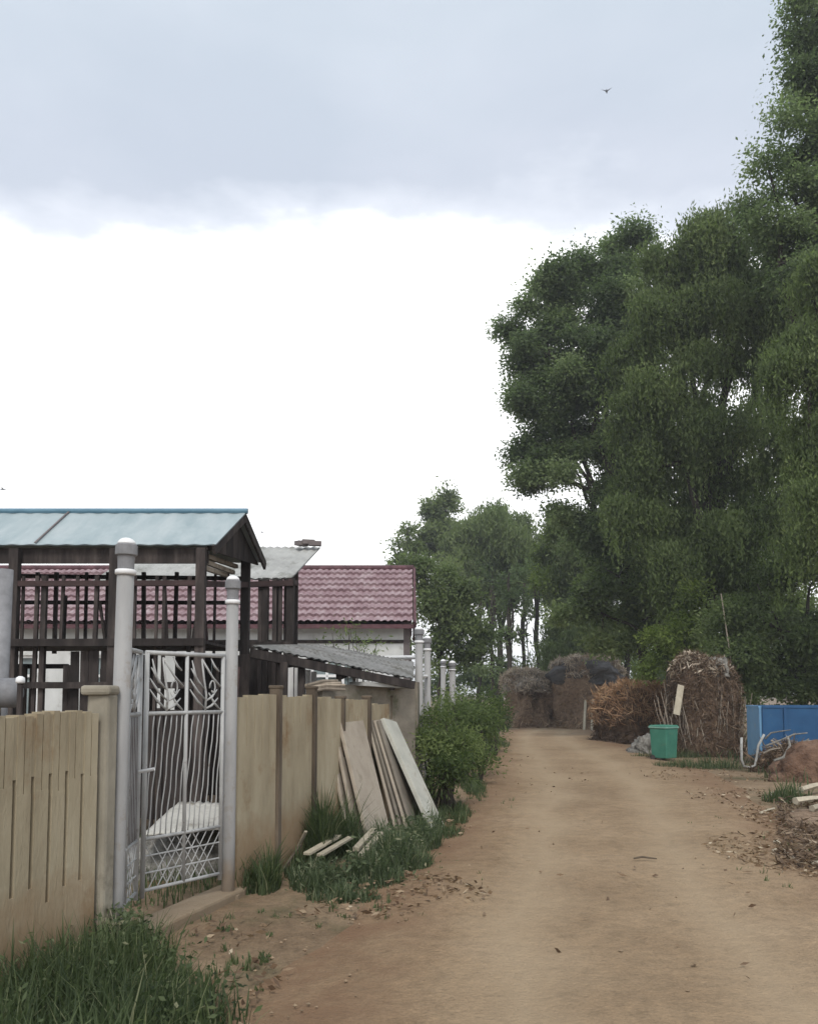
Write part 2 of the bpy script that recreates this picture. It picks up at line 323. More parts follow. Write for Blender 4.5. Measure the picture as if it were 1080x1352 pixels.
# ------------------------------------------------------------------ ground and road
def dirt_material(name, road):
    m = bpy.data.materials.new(name); m.use_nodes = True; t = m.node_tree; L = t.links.new
    b = t.nodes['Principled BSDF']; b.inputs['Roughness'].default_value = .97; b.inputs['Specular IOR Level'].default_value = .15
    tcn = t.nodes.new('ShaderNodeTexCoord')
    def nse(sc, det=7, ro=.6, vec=None):
        n = t.nodes.new('ShaderNodeTexNoise'); n.inputs['Scale'].default_value = sc; n.inputs['Detail'].default_value = det; n.inputs['Roughness'].default_value = ro
        L(vec or tcn.outputs['Object'], n.inputs['Vector']); return n
    def mix(fac, a, bcol, mode='MIX'):
        n = t.nodes.new('ShaderNodeMixRGB'); n.blend_type = mode
        if isinstance(fac, float): n.inputs[0].default_value = fac
        else: L(fac, n.inputs[0])
        for i, c in ((1, a), (2, bcol)):
            if isinstance(c, tuple): n.inputs[i].default_value = rgb(c)
            else: L(c, n.inputs[i])
        return n.outputs[0]
    big = nse(.55, 6)
    r1 = ramp_node(t, [(.35, (.215, .148, .09)), (.5, (.265, .187, .115)), (.65, (.305, .22, .14))] if road else
                      [(.35, (.15, .102, .064)), (.5, (.22, .157, .10)), (.65, (.28, .205, .135))]); L(big.outputs['Fac'], r1.inputs[0])
    out = r1.outputs[0]
    fine = nse(9, 8, .7)
    r2 = ramp_node(t, [(.3, (.72, .72, .72)), (.5, (.98, .98, .98)), (.72, (1.2, 1.18, 1.15))]); L(fine.outputs['Fac'], r2.inputs[0])
    out = mix(1.0, out, r2.outputs[0], 'MULTIPLY')
    spk = nse(55, 4, .6)
    r5 = ramp_node(t, [(.35, (.85, .85, .85)), (.6, (1.08, 1.08, 1.08))]); L(spk.outputs['Fac'], r5.inputs[0])
    out = mix(1.0, out, r5.outputs[0], 'MULTIPLY')
    if road:
        uv = t.nodes.new('ShaderNodeUVMap'); uv.uv_map = 'road'
        sp = t.nodes.new('ShaderNodeSeparateXYZ'); L(uv.outputs[0], sp.inputs[0])
        # wobble of the cross-road coordinate, then packed wheel tracks and redder loose soil at the sides
        wob = nse(.5, 3)
        w = t.nodes.new('ShaderNodeMath'); w.operation = 'MULTIPLY_ADD'; w.inputs[1].default_value = .22; L(wob.outputs['Fac'], w.inputs[0]); L(sp.outputs['X'], w.inputs[2])
        s_ = t.nodes.new('ShaderNodeMath'); s_.operation = 'SUBTRACT'; L(w.outputs[0], s_.inputs[0]); s_.inputs[1].default_value = .11
        rt = ramp_node(t, [(.0, (0, 0, 0)), (.20, (.0, .0, .0)), (.31, (1, 1, 1)), (.40, (.25, .25, .25)), (.52, (.15, .15, .15)), (.63, (.9, .9, .9)), (.74, (.1, .1, .1)), (1, (0, 0, 0))])
        L(s_.outputs[0], rt.inputs[0])
        tf = t.nodes.new('ShaderNodeMath'); tf.operation = 'MULTIPLY'; tf.inputs[1].default_value = .6; L(rt.outputs[0], tf.inputs[0])
        out = mix(tf.outputs[0], out, (.365, .28, .185))
        re = ramp_node(t, [(.0, (1, 1, 1)), (.10, (.8, .8, .8)), (.22, (0, 0, 0)), (.78, (0, 0, 0)), (.92, (.8, .8, .8)), (1, (1, 1, 1))])
        L(s_.outputs[0], re.inputs[0])
        en = nse(1.6, 6, .7)
        rn = ramp_node(t, [(.35, (.25, .25, .25)), (.6, (1, 1, 1))]); L(en.outputs['Fac'], rn.inputs[0])
        ef = mix(1.0, re.outputs[0], rn.outputs[0], 'MULTIPLY')
        out = mix(ef, out, (.185, .112, .068))
    else:
        gm = nse(.8, 5, .65)
        rg = ramp_node(t, [(.50, (0, 0, 0)), (.66, (.7, .7, .7))]); L(gm.outputs['Fac'], rg.inputs[0])
        out = mix(rg.outputs[0], out, (.055, .062, .03))
    L(out, b.inputs['Base Color'])
    h1 = nse(6, 8, .65); h2 = nse(38, 5, .6)
    hm = t.nodes.new('ShaderNodeMath'); hm.operation = 'MULTIPLY_ADD'; hm.inputs[1].default_value = .5; L(h2.outputs['Fac'], hm.inputs[0]); L(h1.outputs['Fac'], hm.inputs[2])
    bn = t.nodes.new('ShaderNodeBump'); bn.inputs['Strength'].default_value = .75; bn.inputs['Distance'].default_value = .04
    L(hm.outputs[0], bn.inputs['Height']); L(bn.outputs[0], b.inputs['Normal'])
    return m
M['ground'] = dirt_material('brown_yard_soil', False)
M['road'] = dirt_material('packed_tan_dirt', True)

def road_edges(Y):
    le = np.interp(Y, [0, 2, 4, 7, 10, 14, 17, 22, 28, 33, 36, 38], [-1.3, -1.15, -.95, -.35, .35, .95, 1.25, 1.75, 2.6, 3.6, 4.3, 4.9])
    ri = np.interp(Y, [0, 2, 4, 7, 10, 14, 17, 21, 26, 31, 36, 38], [3.3, 3.4, 3.6, 3.95, 4.5, 5.5, 6.1, 6.4, 6.6, 7.0, 8.0, 9.4])
    return float(le), float(ri)
# centre line as (left point, right point) stations; past Y = 37 it swings to the left behind the shrubs
stations = []
for i in range(-12, 75):
    Y = i*.5
    l, r_ = road_edges(max(Y, 0)); stations.append((Vector((l, Y, 0)), Vector((r_, Y, 0))))
piv = Vector((2.2, 38.6, 0)); l, r_ = road_edges(37.0)
for k in range(1, 22):
    a = k*R(4.2)
    L0, R0 = Vector((l, 37.0, 0))-piv, Vector((r_-.3, 37.0, 0))-piv
    rot = Matrix.Rotation(a, 3, 'Z'); q = max(.72, 1-.02*k)
    stations.append((piv+rot @ L0, piv+rot @ (R0*q)))
lastL, lastR = stations[-1]
for k in range(1, 20):
    d = Vector((-1, .05, 0))*k*1.5
    stations.append((lastL+d, lastR+d))
NU = 25
vs, uvs = [], []
for i, (a, b) in enumerate(stations):
    for k in range(NU):
        u = -.08+1.16*k/(NU-1)
        p = a.lerp(b, u)
        edge = min(u, 1-u)
        wob = .05*mnoise.noise(Vector((p.x*.9, p.y*.9, 4)))
        hgt = .035*max(-1.6, min(1, (edge+wob)/.12)) + .012*mnoise.noise(Vector((p.x*1.2, p.y*.5, 9)))
        hgt -= .018*math.exp(-((u-.31)/.06)**2)+.018*math.exp(-((u-.63)/.06)**2)
        vs.append((p.x, p.y, gz(p.x, p.y)+hgt)); uvs.append((u, i*.1))
fs = [(i*NU+k, i*NU+k+1, (i+1)*NU+k+1, (i+1)*NU+k) for i in range(len(stations)-1) for k in range(NU-1)]
me = bpy.data.meshes.new('road'); me.from_pydata(vs, [], fs); me.materials.append(M['road'])
ul = me.uv_layers.new(name='road')
ul.data.foreach_set('uv', np.array([uvs[l.vertex_index] for l in me.loops], dtype=np.float32).ravel())
me.polygons.foreach_set('use_smooth', [True]*len(me.polygons))
ro = bpy.data.objects.new('road', me); COL.objects.link(ro); tag(ro, 'tan dirt road with packed wheel tracks', 'road', kind='structure')

def axis(lo, hi, step, far):
    a = list(np.arange(lo, hi+1e-6, step)); d = step
    while a[-1] < far: d *= 1.5; a.append(a[-1]+d)
    d = step
    while a[0] > -far: d *= 1.5; a.insert(0, a[0]-d)
    return a
gx, gy = axis(-14, 18, .35, 700), axis(-4, 46, .35, 900)
vs = [(x, y, gz(x, y)) for y in gy for x in gx]; nx = len(gx)
fs = [(j*nx+i, j*nx+i+1, (j+1)*nx+i+1, (j+1)*nx+i) for j in range(len(gy)-1) for i in range(nx-1)]
me = bpy.data.meshes.new('ground'); me.from_pydata(vs, [], fs); me.materials.append(M['ground'])
me.polygons.foreach_set('use_smooth', [True]*len(me.polygons))
gr = bpy.data.objects.new('ground', me); COL.objects.link(gr); tag(gr, 'brown bare soil of the village yards', 'ground', kind='structure')

# ------------------------------------------------------------------ concrete fences
FD = Vector((.273, 1, 0)).normalized(); FN = Vector((1, -.273, 0)).normalized()    # along the fence, towards the road
FM = Matrix((FD, -FN, Vector((0, 0, 1)))).transposed()
def fp(Y, off=0, z=0): return Vector((fenceX(Y), Y, z))+FN*off
def cast_panel(parent, Y0, Y1, slots, ztop, n=6):
    """one cast concrete panel: ragged topped pickets joined below, open slots or shallow grooves between them"""
    m = MB(); a, b = fp(Y0), fp(Y1); L = (b-a).length; w = L/n
    g = .030 if slots else .014; th = .085 if slots else .045
    def blk(s0, s1, z0, z1, thick, off=0):
        c = a+FD*((s0+s1)/2)+FN*off
        m.box((c.x, c.y, (z0+z1)/2), (s1-s0, thick, z1-z0), FM, .5)
    tops = [ztop+random.uniform(-.018, .010) for _ in range(n)]
    for k in range(n):
        s0 = w*k+(g/2 if k else 0); s1 = w*(k+1)-(g/2 if k < n-1 else 0)
        if slots:                                   # each wide stave carries two narrow ragged pickets above
            mid = (s0+s1)/2; cut = 1.12+random.uniform(-.08, .05)
            blk(s0, s1, -.12, cut, th); blk(s0, mid-.004, cut, tops[k], th-.004); blk(mid+.004, s1, cut, tops[k]+random.uniform(-.03, .01), th-.004)
            blk(mid-.004, mid+.004, cut, tops[k]-.03, th-.03)
        else: blk(s0, s1, -.12, tops[k], th)
        if k < n-1:
            q0, q1 = w*(k+1)-g/2, w*(k+1)+g/2; tp = min(tops[k], tops[k+1])-random.uniform(.0, .03)
            if slots:
                lo = .50+random.uniform(-.12, .10); hi = 1.14+random.uniform(-.10, .06)
                blk(q0, q1, -.12, lo, th-.001); blk(q0, q1, hi, tp, th-.012)
            else:
                lo = 1.15+random.uniform(-.1, .2)
                blk(q0, q1, -.12, lo, th-.001); blk(q0, q1, lo, tp, th-.010)
    return m.build('panel', M['concrete'], parent)
def fence_post(parent, Y, h=1.63, w=.075, mat='post_dark'):
    m = MB(); c = fp(Y, .0); m.box((c.x, c.y, h/2-.1), (w, .10, h+.2), FM, random.random())
    m.box((c.x, c.y, h+.012), (w+.012, .115, .03), FM, random.random())
    return m.build('fence_post', M[mat], parent, bevel=.008)

f1 = thing('concrete_fence', 'weathered concrete fence of slotted pickets left of the gate, ending at a rough pillar', 'fence', fp(4.6), 'concrete fences')
cast_panel(f1, 3.34, 4.15, True, 1.50); cast_panel(f1, 4.22, 5.01, True, 1.50)
fence_post(f1, 4.185, 1.5); fence_post(f1, 3.3, 1.5)
m = MB(); c = fp(5.10, .0); m.box((c.x, c.y, .72), (.11, .15, 1.75), FM); c2 = c+FD*(-.01)
m.box((c2.x-.01, c2.y, 1.615), (.15, .19, .06), Matrix.Rotation(.16, 3, 'Z') @ FM)
m.build('pillar', M['pillar'], f1, bevel=.02)
f2 = thing('concrete_fence', 'tan concrete panel fence right of the gate with dark posts and slabs leaning on it', 'fence', fp(8.4), 'concrete fences')
for y0, y1, zt in ((6.80, 7.50, 1.58), (7.58, 8.32, 1.575), (8.40, 9.13, 1.55), (9.21, 10.02, 1.52), (10.1, 10.9, 1.47)):
    cast_panel(f2, y0, y1, False, zt, 5)
for y in (7.54, 8.36, 9.17, 10.06, 10.95): fence_post(f2, y, 1.64 if y < 9 else 1.54)

# ------------------------------------------------------------------ gate posts and gate
def gate_post(label, X, Y, r, h, big=False, group='white gate posts with caps', ring=True):
    z0 = gz(X, Y)
    t = thing('gate_post', label, 'gate post', (X, Y, z0), group)
    m = MB(); top = h-.34
    m.lathe((X, Y, z0-.15), [(r*1.02, 0), (r, .6), (r*.96, top+.15)], 20)
    m.build('shaft', M['postpaint'], t, smooth=True)
    m2 = MB(); m2.lathe((X, Y, z0+top), [(r*1.0, 0), (r*1.18, .005), (r*1.2, .03), (r*1.05, .035)], 20); m2.build('collar', M['whitepaint'], t, smooth=True)
    m3 = MB(); m3.lathe((X, Y, z0+top+.035), [(r*.92, 0), (r*.95, .06), (r*1.0, .085), (r*1.25, .09), (r*1.25, .155), (r*1.02, .16)], 20); m3.build('cap', M['greycap'], t, smooth=False, bevel=.004)
    m4 = MB(); rb = r*1.05
    m4.lathe((X, Y, z0+top+.195), [(rb*math.cos(a), rb*math.sin(a)*.75) for a in [R(x) for x in range(0, 90, 12)]]+[(rb*.05, rb*.75)], 20)
    m4.build('finial', M['whitepaint'], t, smooth=True)
    m5 = MB(); m5.lathe((X, Y, z0-.02), [(r*1.9, 0), (r*1.85, .05), (r*1.1, .07)], 20); m5.build('footing', M['pillar'], t, smooth=False)
    t.rotation_euler.y = R(.55) if big else R(.1)
    return t
gate_post('tall lavender white gate post with grey drum cap standing at the rough concrete pillar', -1.80, 5.22, .054, 2.71, True)
gate_post('slim white gate post with round white ball beside the tan concrete fence', -1.42, 6.70, .050, 2.66)
gate_post('white ball topped post with rails at the far corner of the shed', at(553, 900, 12.0).x, 12.0, .06, 2.64)
gate_post('white ball topped post rising out of the roadside shrub right of the shed', at(564, 900, 13.2).x, 13.2, .055, 2.61)
gate_post('small distant white post half hidden by shrubs before the tree row', at(597, 900, 22).x, 22.0, .085, 2.52)
gate_post('thin far white post in front of dark foliage, beside the taller shrub', at(585, 900, 26).x, 26.0, .08, 2.72)
# rails between the neighbour's posts
rl = thing('pipe_railing', 'white pipe railing joining the far posts behind the shed roof', 'railing', (0, 12.4, 0))
m = MB(); p = at(553, 868, 12.0)
m.tube([p, at(496, 869, 13.4)], .03, 8); m.build('top_rail', M['whitepaint'], rl)
m = MB(); m.tube([at(553, 893, 12.0), at(496, 893, 13.4)], .022, 8); m.build('lower_rail', M['whitepaint'], rl)
m = MB(); m.tube([at(553, 893, 12.02), at(564, 893, 13.2)], .022, 8); m.build('lower_rail', M['whitepaint'], rl)

def zpt(P, Q, s, z): v = P.lerp(Q, s); return Vector((v.x, v.y, z))
def gate_leaf(label, P, Q, dense):
    """P hinge, Q free end (ground points)"""
    t = thing('gate_leaf', label, 'gate', (P.x, P.y, 0), 'leaves of the metal gate')
    zt, z2, z3, zb = 1.89, 1.45, .56, .20
    m = MB()
    for s, r_ in ((0.02, .016), (.985, .018)): m.tube([zpt(P, Q, s, zb-.05), zpt(P, Q, s, zt)], r_, 8)
    m.tube([zpt(P, Q, .5, zb), zpt(P, Q, .5, zt-.01)], .014, 8)
    for z, r_ in ((zt, .017), (z2, .015), (z3, .013), (zb, .013)): m.tube([zpt(P, Q, .0, z), zpt(P, Q, 1, z)], r_, 8)
    m.build('frame', M['gatepaint'], t, smooth=True)
    m = MB(); n = 14
    for k in range(n):
        s = .02+.96*(k+.5)/n; ds = -.06 if not dense else -.02
        if abs(s-.5) < .02: continue
        q0, q1 = zpt(P, Q, max(.02, min(.98, s+ds)), z2), zpt(P, Q, max(.02, min(.98, s-ds)), z3)
        wv = [q0.lerp(q1, i_/8)+(Q-P)*.007*math.sin(i_*1.7+k)+Vector((0, 0, 0)) for i_ in range(9)]
        m.tube(wv, .0048, 6)
    m.build('bars', M['gatepaint'], t, smooth=True)
    m = MB()
    for k in range(-6, 14):
        for sg in (1, -1):
            s0, s1 = k*.1, k*.1+sg*.32
            if min(s0, s1) < .0 or max(s0, s1) > 1: continue
            m.tube([zpt(P, Q, s0, z3), zpt(P, Q, (s0+s1)/2, (z3+zb)/2+random.uniform(-.01, .01)), zpt(P, Q, s1, zb)], .004, 5)
    for zz in (.32, .44): m.tube([zpt(P, Q, 0, zz), zpt(P, Q, 1, zz)], .006, 5)
    m.build('lattice', M['gatepaint'], t)
    # wrought plant motif in the two upper bays
    m = MB(); H = zt-z2
    for s0 in (.03, .52):
        W = .45
        def q(u, v): return zpt(P, Q, s0+W*u, z2+H*v)
        m.tube([q(.50, .02), q(.47, .3), q(.55, .6), q(.62, .93)], [.009, .009, .008, .006], 6)
        m.tube([q(.05, .45), q(.3, .62), q(.62, .93)], .008, 6)
        for (u0, v0, u1, v1) in ((.50, .06, .95, .40), (.50, .22, .95, .58), (.52, .40, .92, .76), (.5, .06, .12, .25), (.48, .2, .15, .40), (.06, .05, .40, .34), (.1, .72, .35, .95), (.72, .50, .9, .9)):
            m.tube([q(u0, v0), q((u0+u1)/2, (v0+v1)/2-.04), q(u1, v1)], [.006, .010, .004], 6)
        sc = [(.28+.10*math.cos(a)*(1-a/9), .42+.16*math.sin(a)*(1-a/9)) for a in np.linspace(0, 5.6, 14)]
        m.tube([q(u, v) for u, v in sc], .006, 6)
    m.build('scroll_panel', M['gatepaint'], t, smooth=True)
    if dense:
        m = MB(); c = zpt(P, Q, .93, 1.05); m.tube([c+Vector((.03, -.05, 0)), c+Vector((.14, -.06, .02))], .012, 8); m.build('handle', M['whitepaint'], t)
        m = MB()
        a, b = zpt(P, Q, .04, 0), zpt(P, Q, .96, 0); n_ = Vector((.02, 0, 0))
        z0_, z1_ = z3+.01, z2-.02
        m.hexa([Vector((a.x, a.y, z0_)), Vector((b.x, b.y, z0_)), Vector((b.x, b.y, z1_)), Vector((a.x, a.y, z1_))],
               [Vector((a.x-.006, a.y, z0_)), Vector((b.x-.006, b.y, z0_)), Vector((b.x-.006, b.y, z1_)), Vector((a.x-.006, a.y, z1_))])
        m.build('sheet', M['maroonwood'], t)
    return t
GM = Vector((-1.905, 6.02, 0))
gate_leaf('right leaf of the silver metal gate, hung on the slim ball topped post', Vector((-1.46, 6.64, 0)), GM+Vector((.012, .012, 0)), False)
gate_leaf('left leaf of the silver metal gate with dark sheet, seen almost edge on', Vector((-1.845, 5.30, 0)), GM-Vector((.012, .02, 0)), True)
# low concrete sill under the gate
m = MB(); m.beam((-1.88, 5.35, -.01), (-1.36, 7.05, -.02), .26, .14); 
tag(m.build('gate_sill', M['pillar'], None, (-1.6, 6.2, 0), bevel=.02), 'low rough concrete sill under the metal gate', 'sill')

# ------------------------------------------------------------------ corn crib with the blue roof
def corr_sheet(nl, nr, fr, fl, amp, pitch, thick=.02, axis_u=True):
    """corrugated sheet between four corners (near-left, near-right, far-right, far-left), ribs run near -> far"""
    mb = MB(); W = (nr-nl).length; n = max(8, int(W/pitch*6)); rows = 4
    nrm = (nr-nl).cross(fl-nl).normalized()
    if nrm.z < 0: nrm = -nrm
    for top in (1, 0):
        base = len(mb.v)
        vs = []
        for j in range(rows+1):
            for i in range(n+1):
                u, v = i/n, j/rows
                p = nl.lerp(nr, u).lerp(fl.lerp(fr, u), v)
                ph = W*u/pitch*2*math.pi
                q = p+nrm*(amp*math.sin(ph)+(0 if top else -thick))
                vs.append(q)
        fs = []
        for j in range(rows):
            for i in range(n):
                a = j*(n+1)+i
                fs.append((a, a+1, a+n+2, a+n+1) if top else (a, a+n+1, a+n+2, a+1))
        mb.add(vs, fs)
    return mb
def pole(parent, x, y0, Y, y1=None, w=.055, name='post', mat='darkwood', ztop=None, zbot=0, lean=None):
    """upright through photo column x at distance Y, from ground (or zbot) to ztop"""
    X = at(x, 850, Y).x
    m = MB(); dx = random.uniform(-.02, .02) if lean is None else lean
    m.beam((X+dx, Y, zbot-.05 if zbot == 0 else zbot), (X, Y+random.uniform(-.01, .01), ztop), w, w*random.uniform(.85, 1.1), t=random.random())
    return m.build(name, M[mat], parent)
YN, YR, YF = 9.1, 10.0, 11.0
crib = thing('corn_crib', 'raised dark timber corn crib under a pale blue metal gable roof', 'corn crib', (-4.2, 10, 0), 'timber corn cribs')
eN, eR, eF = at(285, 719, YN), at(325, 677, YR), at(352, 742, YF)
XL = -7.4
def left(p, dy=.0): return Vector((XL, p.y+dy, p.z))
corr_sheet(left(eN), eN, eR, left(eR), .004, .20, .012).build('roof', M['blueroof'], crib, smooth=True)
corr_sheet(left(eF), eF, eR, left(eR), .004, .20, .012).build('roof', M['blueroof'], crib, smooth=True)
m = MB(); m.tube([left(eR)+Vector((0, 0, .02)), eR+Vector((.02, 0, .02))], .035, 8); m.build('ridge_cap', M['bluecap'], crib)
# lap seams of the sheets
m = MB()
for X_ in (-4.1,):
    a, b = Vector((X_-.0, eN.y, eN.z+.022)), Vector((X_+.0, eR.y, eR.z+.022))
    m.beam(a, b, .022, .008)
m.build('lap_seam', M['gable'], crib)
# gable boards and barge boards
m = MB(); up = Vector((0, 0, -.06)); g0, g1, g2 = eN+Vector((-.10, .03, -.05)), eR+Vector((-.12, 0, -.06)), eF+Vector((-.10, -.03, -.05))
nb = 9
for k in range(nb):
    u0, u1 = k/nb, (k+.97)/nb
    def top_at(u): return g0.lerp(g1, u*2) if u < .5 else g1.lerp(g2, u*2-1)
    a, b = g0.lerp(g2, u0), g0.lerp(g2, u1); ta, tb = top_at(u0), top_at(u1)
    if (ta-a).length < .02: ta = a+Vector((0, 0, .02))
    if (tb-b).length < .02: tb = b+Vector((0, 0, .02))
    o = Vector((-.02, 0, 0))
    m.hexa([a, b, tb, ta], [a+o, b+o, tb+o, ta+o], random.random())
m.build('gable_boards', M['darkwood'], crib)
m = MB()
for a, b in ((eN, eR), (eF, eR)): m.beam(a+Vector((-.02, 0, -.06)), b+Vector((-.02, 0, -.06)), .03, .10)
m.build('barge_board', M['darkwood'], crib)
# dark board added in place of the shadow under the eave
m = MB(); m.beam(left(eN)+Vector((0, .10, -.11)), eN+Vector((-.1, .10, -.11)), .03, .17); m.build('eave_shade_board', M['darkwood'], crib)
zp = 1.6+150*YN/F; zfl = 1.6+64*YN/F
# rafters ends, pale, under the gable
m = MB()
for k, (x0, y0, x1, y1) in enumerate(((268, 733, 312, 748), (268, 741, 308, 756), (270, 750, 300, 760))):
    m.beam(at(x0, y0, 9.3), at(x1, y1, 10.9), .05, .05, t=random.random())
m.build('rafter', M['palewood'], crib)
near_px = [-62, -30, 4, 28, 47, 57, 82, 100, 127, 176, 206, 216, 249]
far_px = [-48, -14, 16, 47, 72, 112, 140, 188, 232, 283, 300]
for x in near_px: pole(crib, x, 0, YN+.05, w=random.uniform(.026, .055), ztop=zp+.05, zbot=zfl-.02 if x % 3 == 1 and x > 60 else 0)
for x in far_px: pole(crib, x, 0, YF-.15, w=random.uniform(.025, .05), ztop=1.6+158*YF/F, zbot=0 if x % 2 else zfl-.02)
for k in range(16):
    x = random.uniform(-40, 320); Yq = random.uniform(YN+.3, YF-.3); X0 = at(x, 850, Yq).x; top_ = random.uniform(2.5, 2.95) if k % 4 else 1.9
    m = MB(); m.beam((X0, Yq, zfl if k % 4 else .0), (X0+random.uniform(-.07, .07), Yq+random.uniform(-.1, .1), top_), random.uniform(.025, .07), .04, t=random.random()); m.build('loose_pole', M['darkwood' if k % 3 else 'maroonwood'], crib)
pole(crib, 264, 0, YN+.0, w=.10, ztop=eN.z-.04, lean=0); pole(crib, 323, 0, YF-.1, w=.11, ztop=eF.z+.02, lean=0)
pole(crib, 16, 0, YN+.0, w=.10, ztop=eN.z-.05, lean=0); pole(crib, 150, 0, YN+.0, w=.10, ztop=eN.z-.05, lean=0)
def rail(x0, y0, Y0, x1, y1, Y1, w, h, mat='maroonwood', name='rail', par=crib):
    m = MB(); m.beam(at(x0, y0, Y0), at(x1, y1, Y1), w, h, t=random.random()); return m.build(name, M[mat], par)
rail(-300, 772, YN, 268, 770, YN, .06, .06); rail(-300, 757, YF-.1, 326, 764, YF-.1, .06, .05, 'darkwood')
rail(262, 771, YN, 326, 772, YF-.1, .06, .07)
rail(-300, 850, YN-.03, 270, 848, YN-.03, .08, .08, 'darkwood', 'floor_beam'); rail(-300, 853, YF-.1, 328, 852, YF-.1, .09, .10, 'darkwood', 'floor_beam')
rail(-300, 880, YF-.1, 90, 880, YF-.1, .05, .06, 'darkwood')
rail(30, 905, YN, 262, 905, YN, .05, .07, 'darkwood'); rail(-300, 795, YF-.1, 326, 796, YF-.1, .04, .05, 'darkwood')
m = MB(); xa, xb = XL+.3, at(268, 850, YN).x
nb = 12
for k in range(nb):
    y = YN+(YF-YN-.1)*(k+.5)/nb
    m.box(((xa+xb)/2+.05*(k/nb), y, zfl+.03), (xb-xa, (YF-YN)/nb-.012, .03), None, random.random())
m.build('floor_boards', M['darkwood'], crib)
# lower cladding boards, uneven, with gaps
def clad(mb, x0, x1, Y, z0, z1, w, gap=.01, skip=0):
    a, b = at(x0, 850, Y).x, at(x1, 850, Y).x; x = a
    while x < b:
        ww = w*random.uniform(.7, 1.2)
        if random.random() > skip:
            mb.box((x+ww/2, Y+random.uniform(-.01, .01), (z0+z1)/2+random.uniform(-.02, .02)), (ww-gap, .022, z1-z0), (0, random.uniform(-.012, .012), 0), random.random())
        x += ww
for q_ in ((20, 44, YF-.2, .3, 1.95, .10, .03, .2), (-40, 8, YN+.1, .2, 2.0, .12, .02, .15), (84, 95, YN+.1, .3, 1.9, .08, .01), (95, 148, YN+.08, .2, 2.05, .12), (150, 262, YN+.08, .25, 1.42, .13, .004), (150, 200, YF-.2, .6, 2.1, .13, .012, .1), (232, 326, YF-.2, .3, 2.1, .13, .006)):
    m = MB(); clad(m, *q_); m.build('cladding', M['darkwood'], crib)

# second crib with the grey roof
crib2 = thing('corn_crib', 'smaller timber crib with a flat grey cement sheet roof beside the red tiled house', 'corn crib', (-2.1, 12.7, 0), 'timber corn cribs')
a, b, c, d = at(120, 768, 12.0), at(386, 763, 12.0), at(424, 722, 13.6), at(190, 722, 13.6)
corr_sheet(a, b, c, d, .010, .12, .02).build('roof', M['asbestos'], crib2, smooth=True)
m = MB(); 
for k, (x, y) in enumerate(((398, 722), (407, 720), (416, 722))): m.box(at(x, y-1, 13.4)+Vector((0, 0, .04)), (.2, .12, .07), (0, 0, random.random()), random.random())
m.build('weight_bricks', M['gable'], crib2)
for x, w in ((343, .06), (350, .08), (362, .06), (370, .05), (383, .11)): pole(crib2, x, 0, 12.05, w=w, ztop=3.26, mat='darkwood', lean=0 if x == 383 else None)
for x, w in ((352, .06), (366, .06), (378, .08), (389, .09)): pole(crib2, x, 0, 13.3, w=w, ztop=3.7, lean=0)
rail(325, 772, 12.0, 387, 770, 12.0, .06, .08, par=crib2); rail(325, 852, 12.0, 387, 852, 12.0, .08, .10, 'darkwood', 'floor_beam', crib2)
rail(383, 768, 12.0, 391, 770, 13.3, .05, .08, par=crib2)
m = MB(); clad(m, 328, 384, 12.1, .3, 2.15, .13, .006); m.build('cladding', M['darkwood'], crib2)

# ------------------------------------------------------------------ house with red tiles
house = thing('brick_house', 'low white plastered house with a purple red tiled roof', 'house', (-5, 20, 0))
HY0, HY1, HYR = 18.3, 22.7, 20.5
zE, zR = 1.6+91*18.0/F, 1.6+163*HYR/F
xr = .10; xl = -13.0
def tiles(y0, z0, y1, z1, xL, xR):
    rows = 9; dx = .03; n = int((xR-xL)/dx); vs = []; fs = []
    nrm = Vector((0, -(z1-z0), (y1-y0))).normalized()
    if nrm.z < 0: nrm = -nrm
    jr = 0
    for r_ in range(rows):
        for e_ in (0, 1):
            v = (r_+e_*1.0)/rows
            for i in range(n+1):
                x = xL+dx*i
                hgt = mnoise.noise(Vector((math.floor(x/.15)*1.7, r_*3.3, 2)))*.012+.042*abs(math.sin(math.pi*x/.15))+(.06 if e_ == 0 else .0)+.006*mnoise.noise(Vector((x*3, r_*7.3, 0)))
                p = Vector((x, y0+(y1-y0)*v, z0+(z1-z0)*v))+nrm*hgt
                vs.append(p)
            jr += 1
    N = n+1
    for j in range(jr-1):
        for i in range(n): a_ = j*N+i; fs.append((a_, a_+1, a_+N+1, a_+N))
    m = MB(); m.add(vs, fs); return m
tiles(18.0, zE, HYR, zR, xl, xr).build('roof', M['tile'], house)
tiles(23.0, zE, HYR, zR, xl, xr).build('roof', M['tile'], house)
m = MB(); m.tube([(xl, HYR, zR+.05), (xr+.02, HYR, zR+.05)], .075, 8); m.build('ridge_cap', M['tilecap'], house)
m = MB()
for sgn, y in ((1, 18.0), (-1, 23.0)): m.beam((xr+.03, y, zE-.02), (xr+.03, HYR, zR+.0), .06, .16)
m.build('barge_board', M['tilecap'], house)
m = MB(); m.beam((xl, 18.02, zE-.05), (xr, 18.02, zE-.05), .05, .09); m.build('eave_board', M['tilecap'], house)
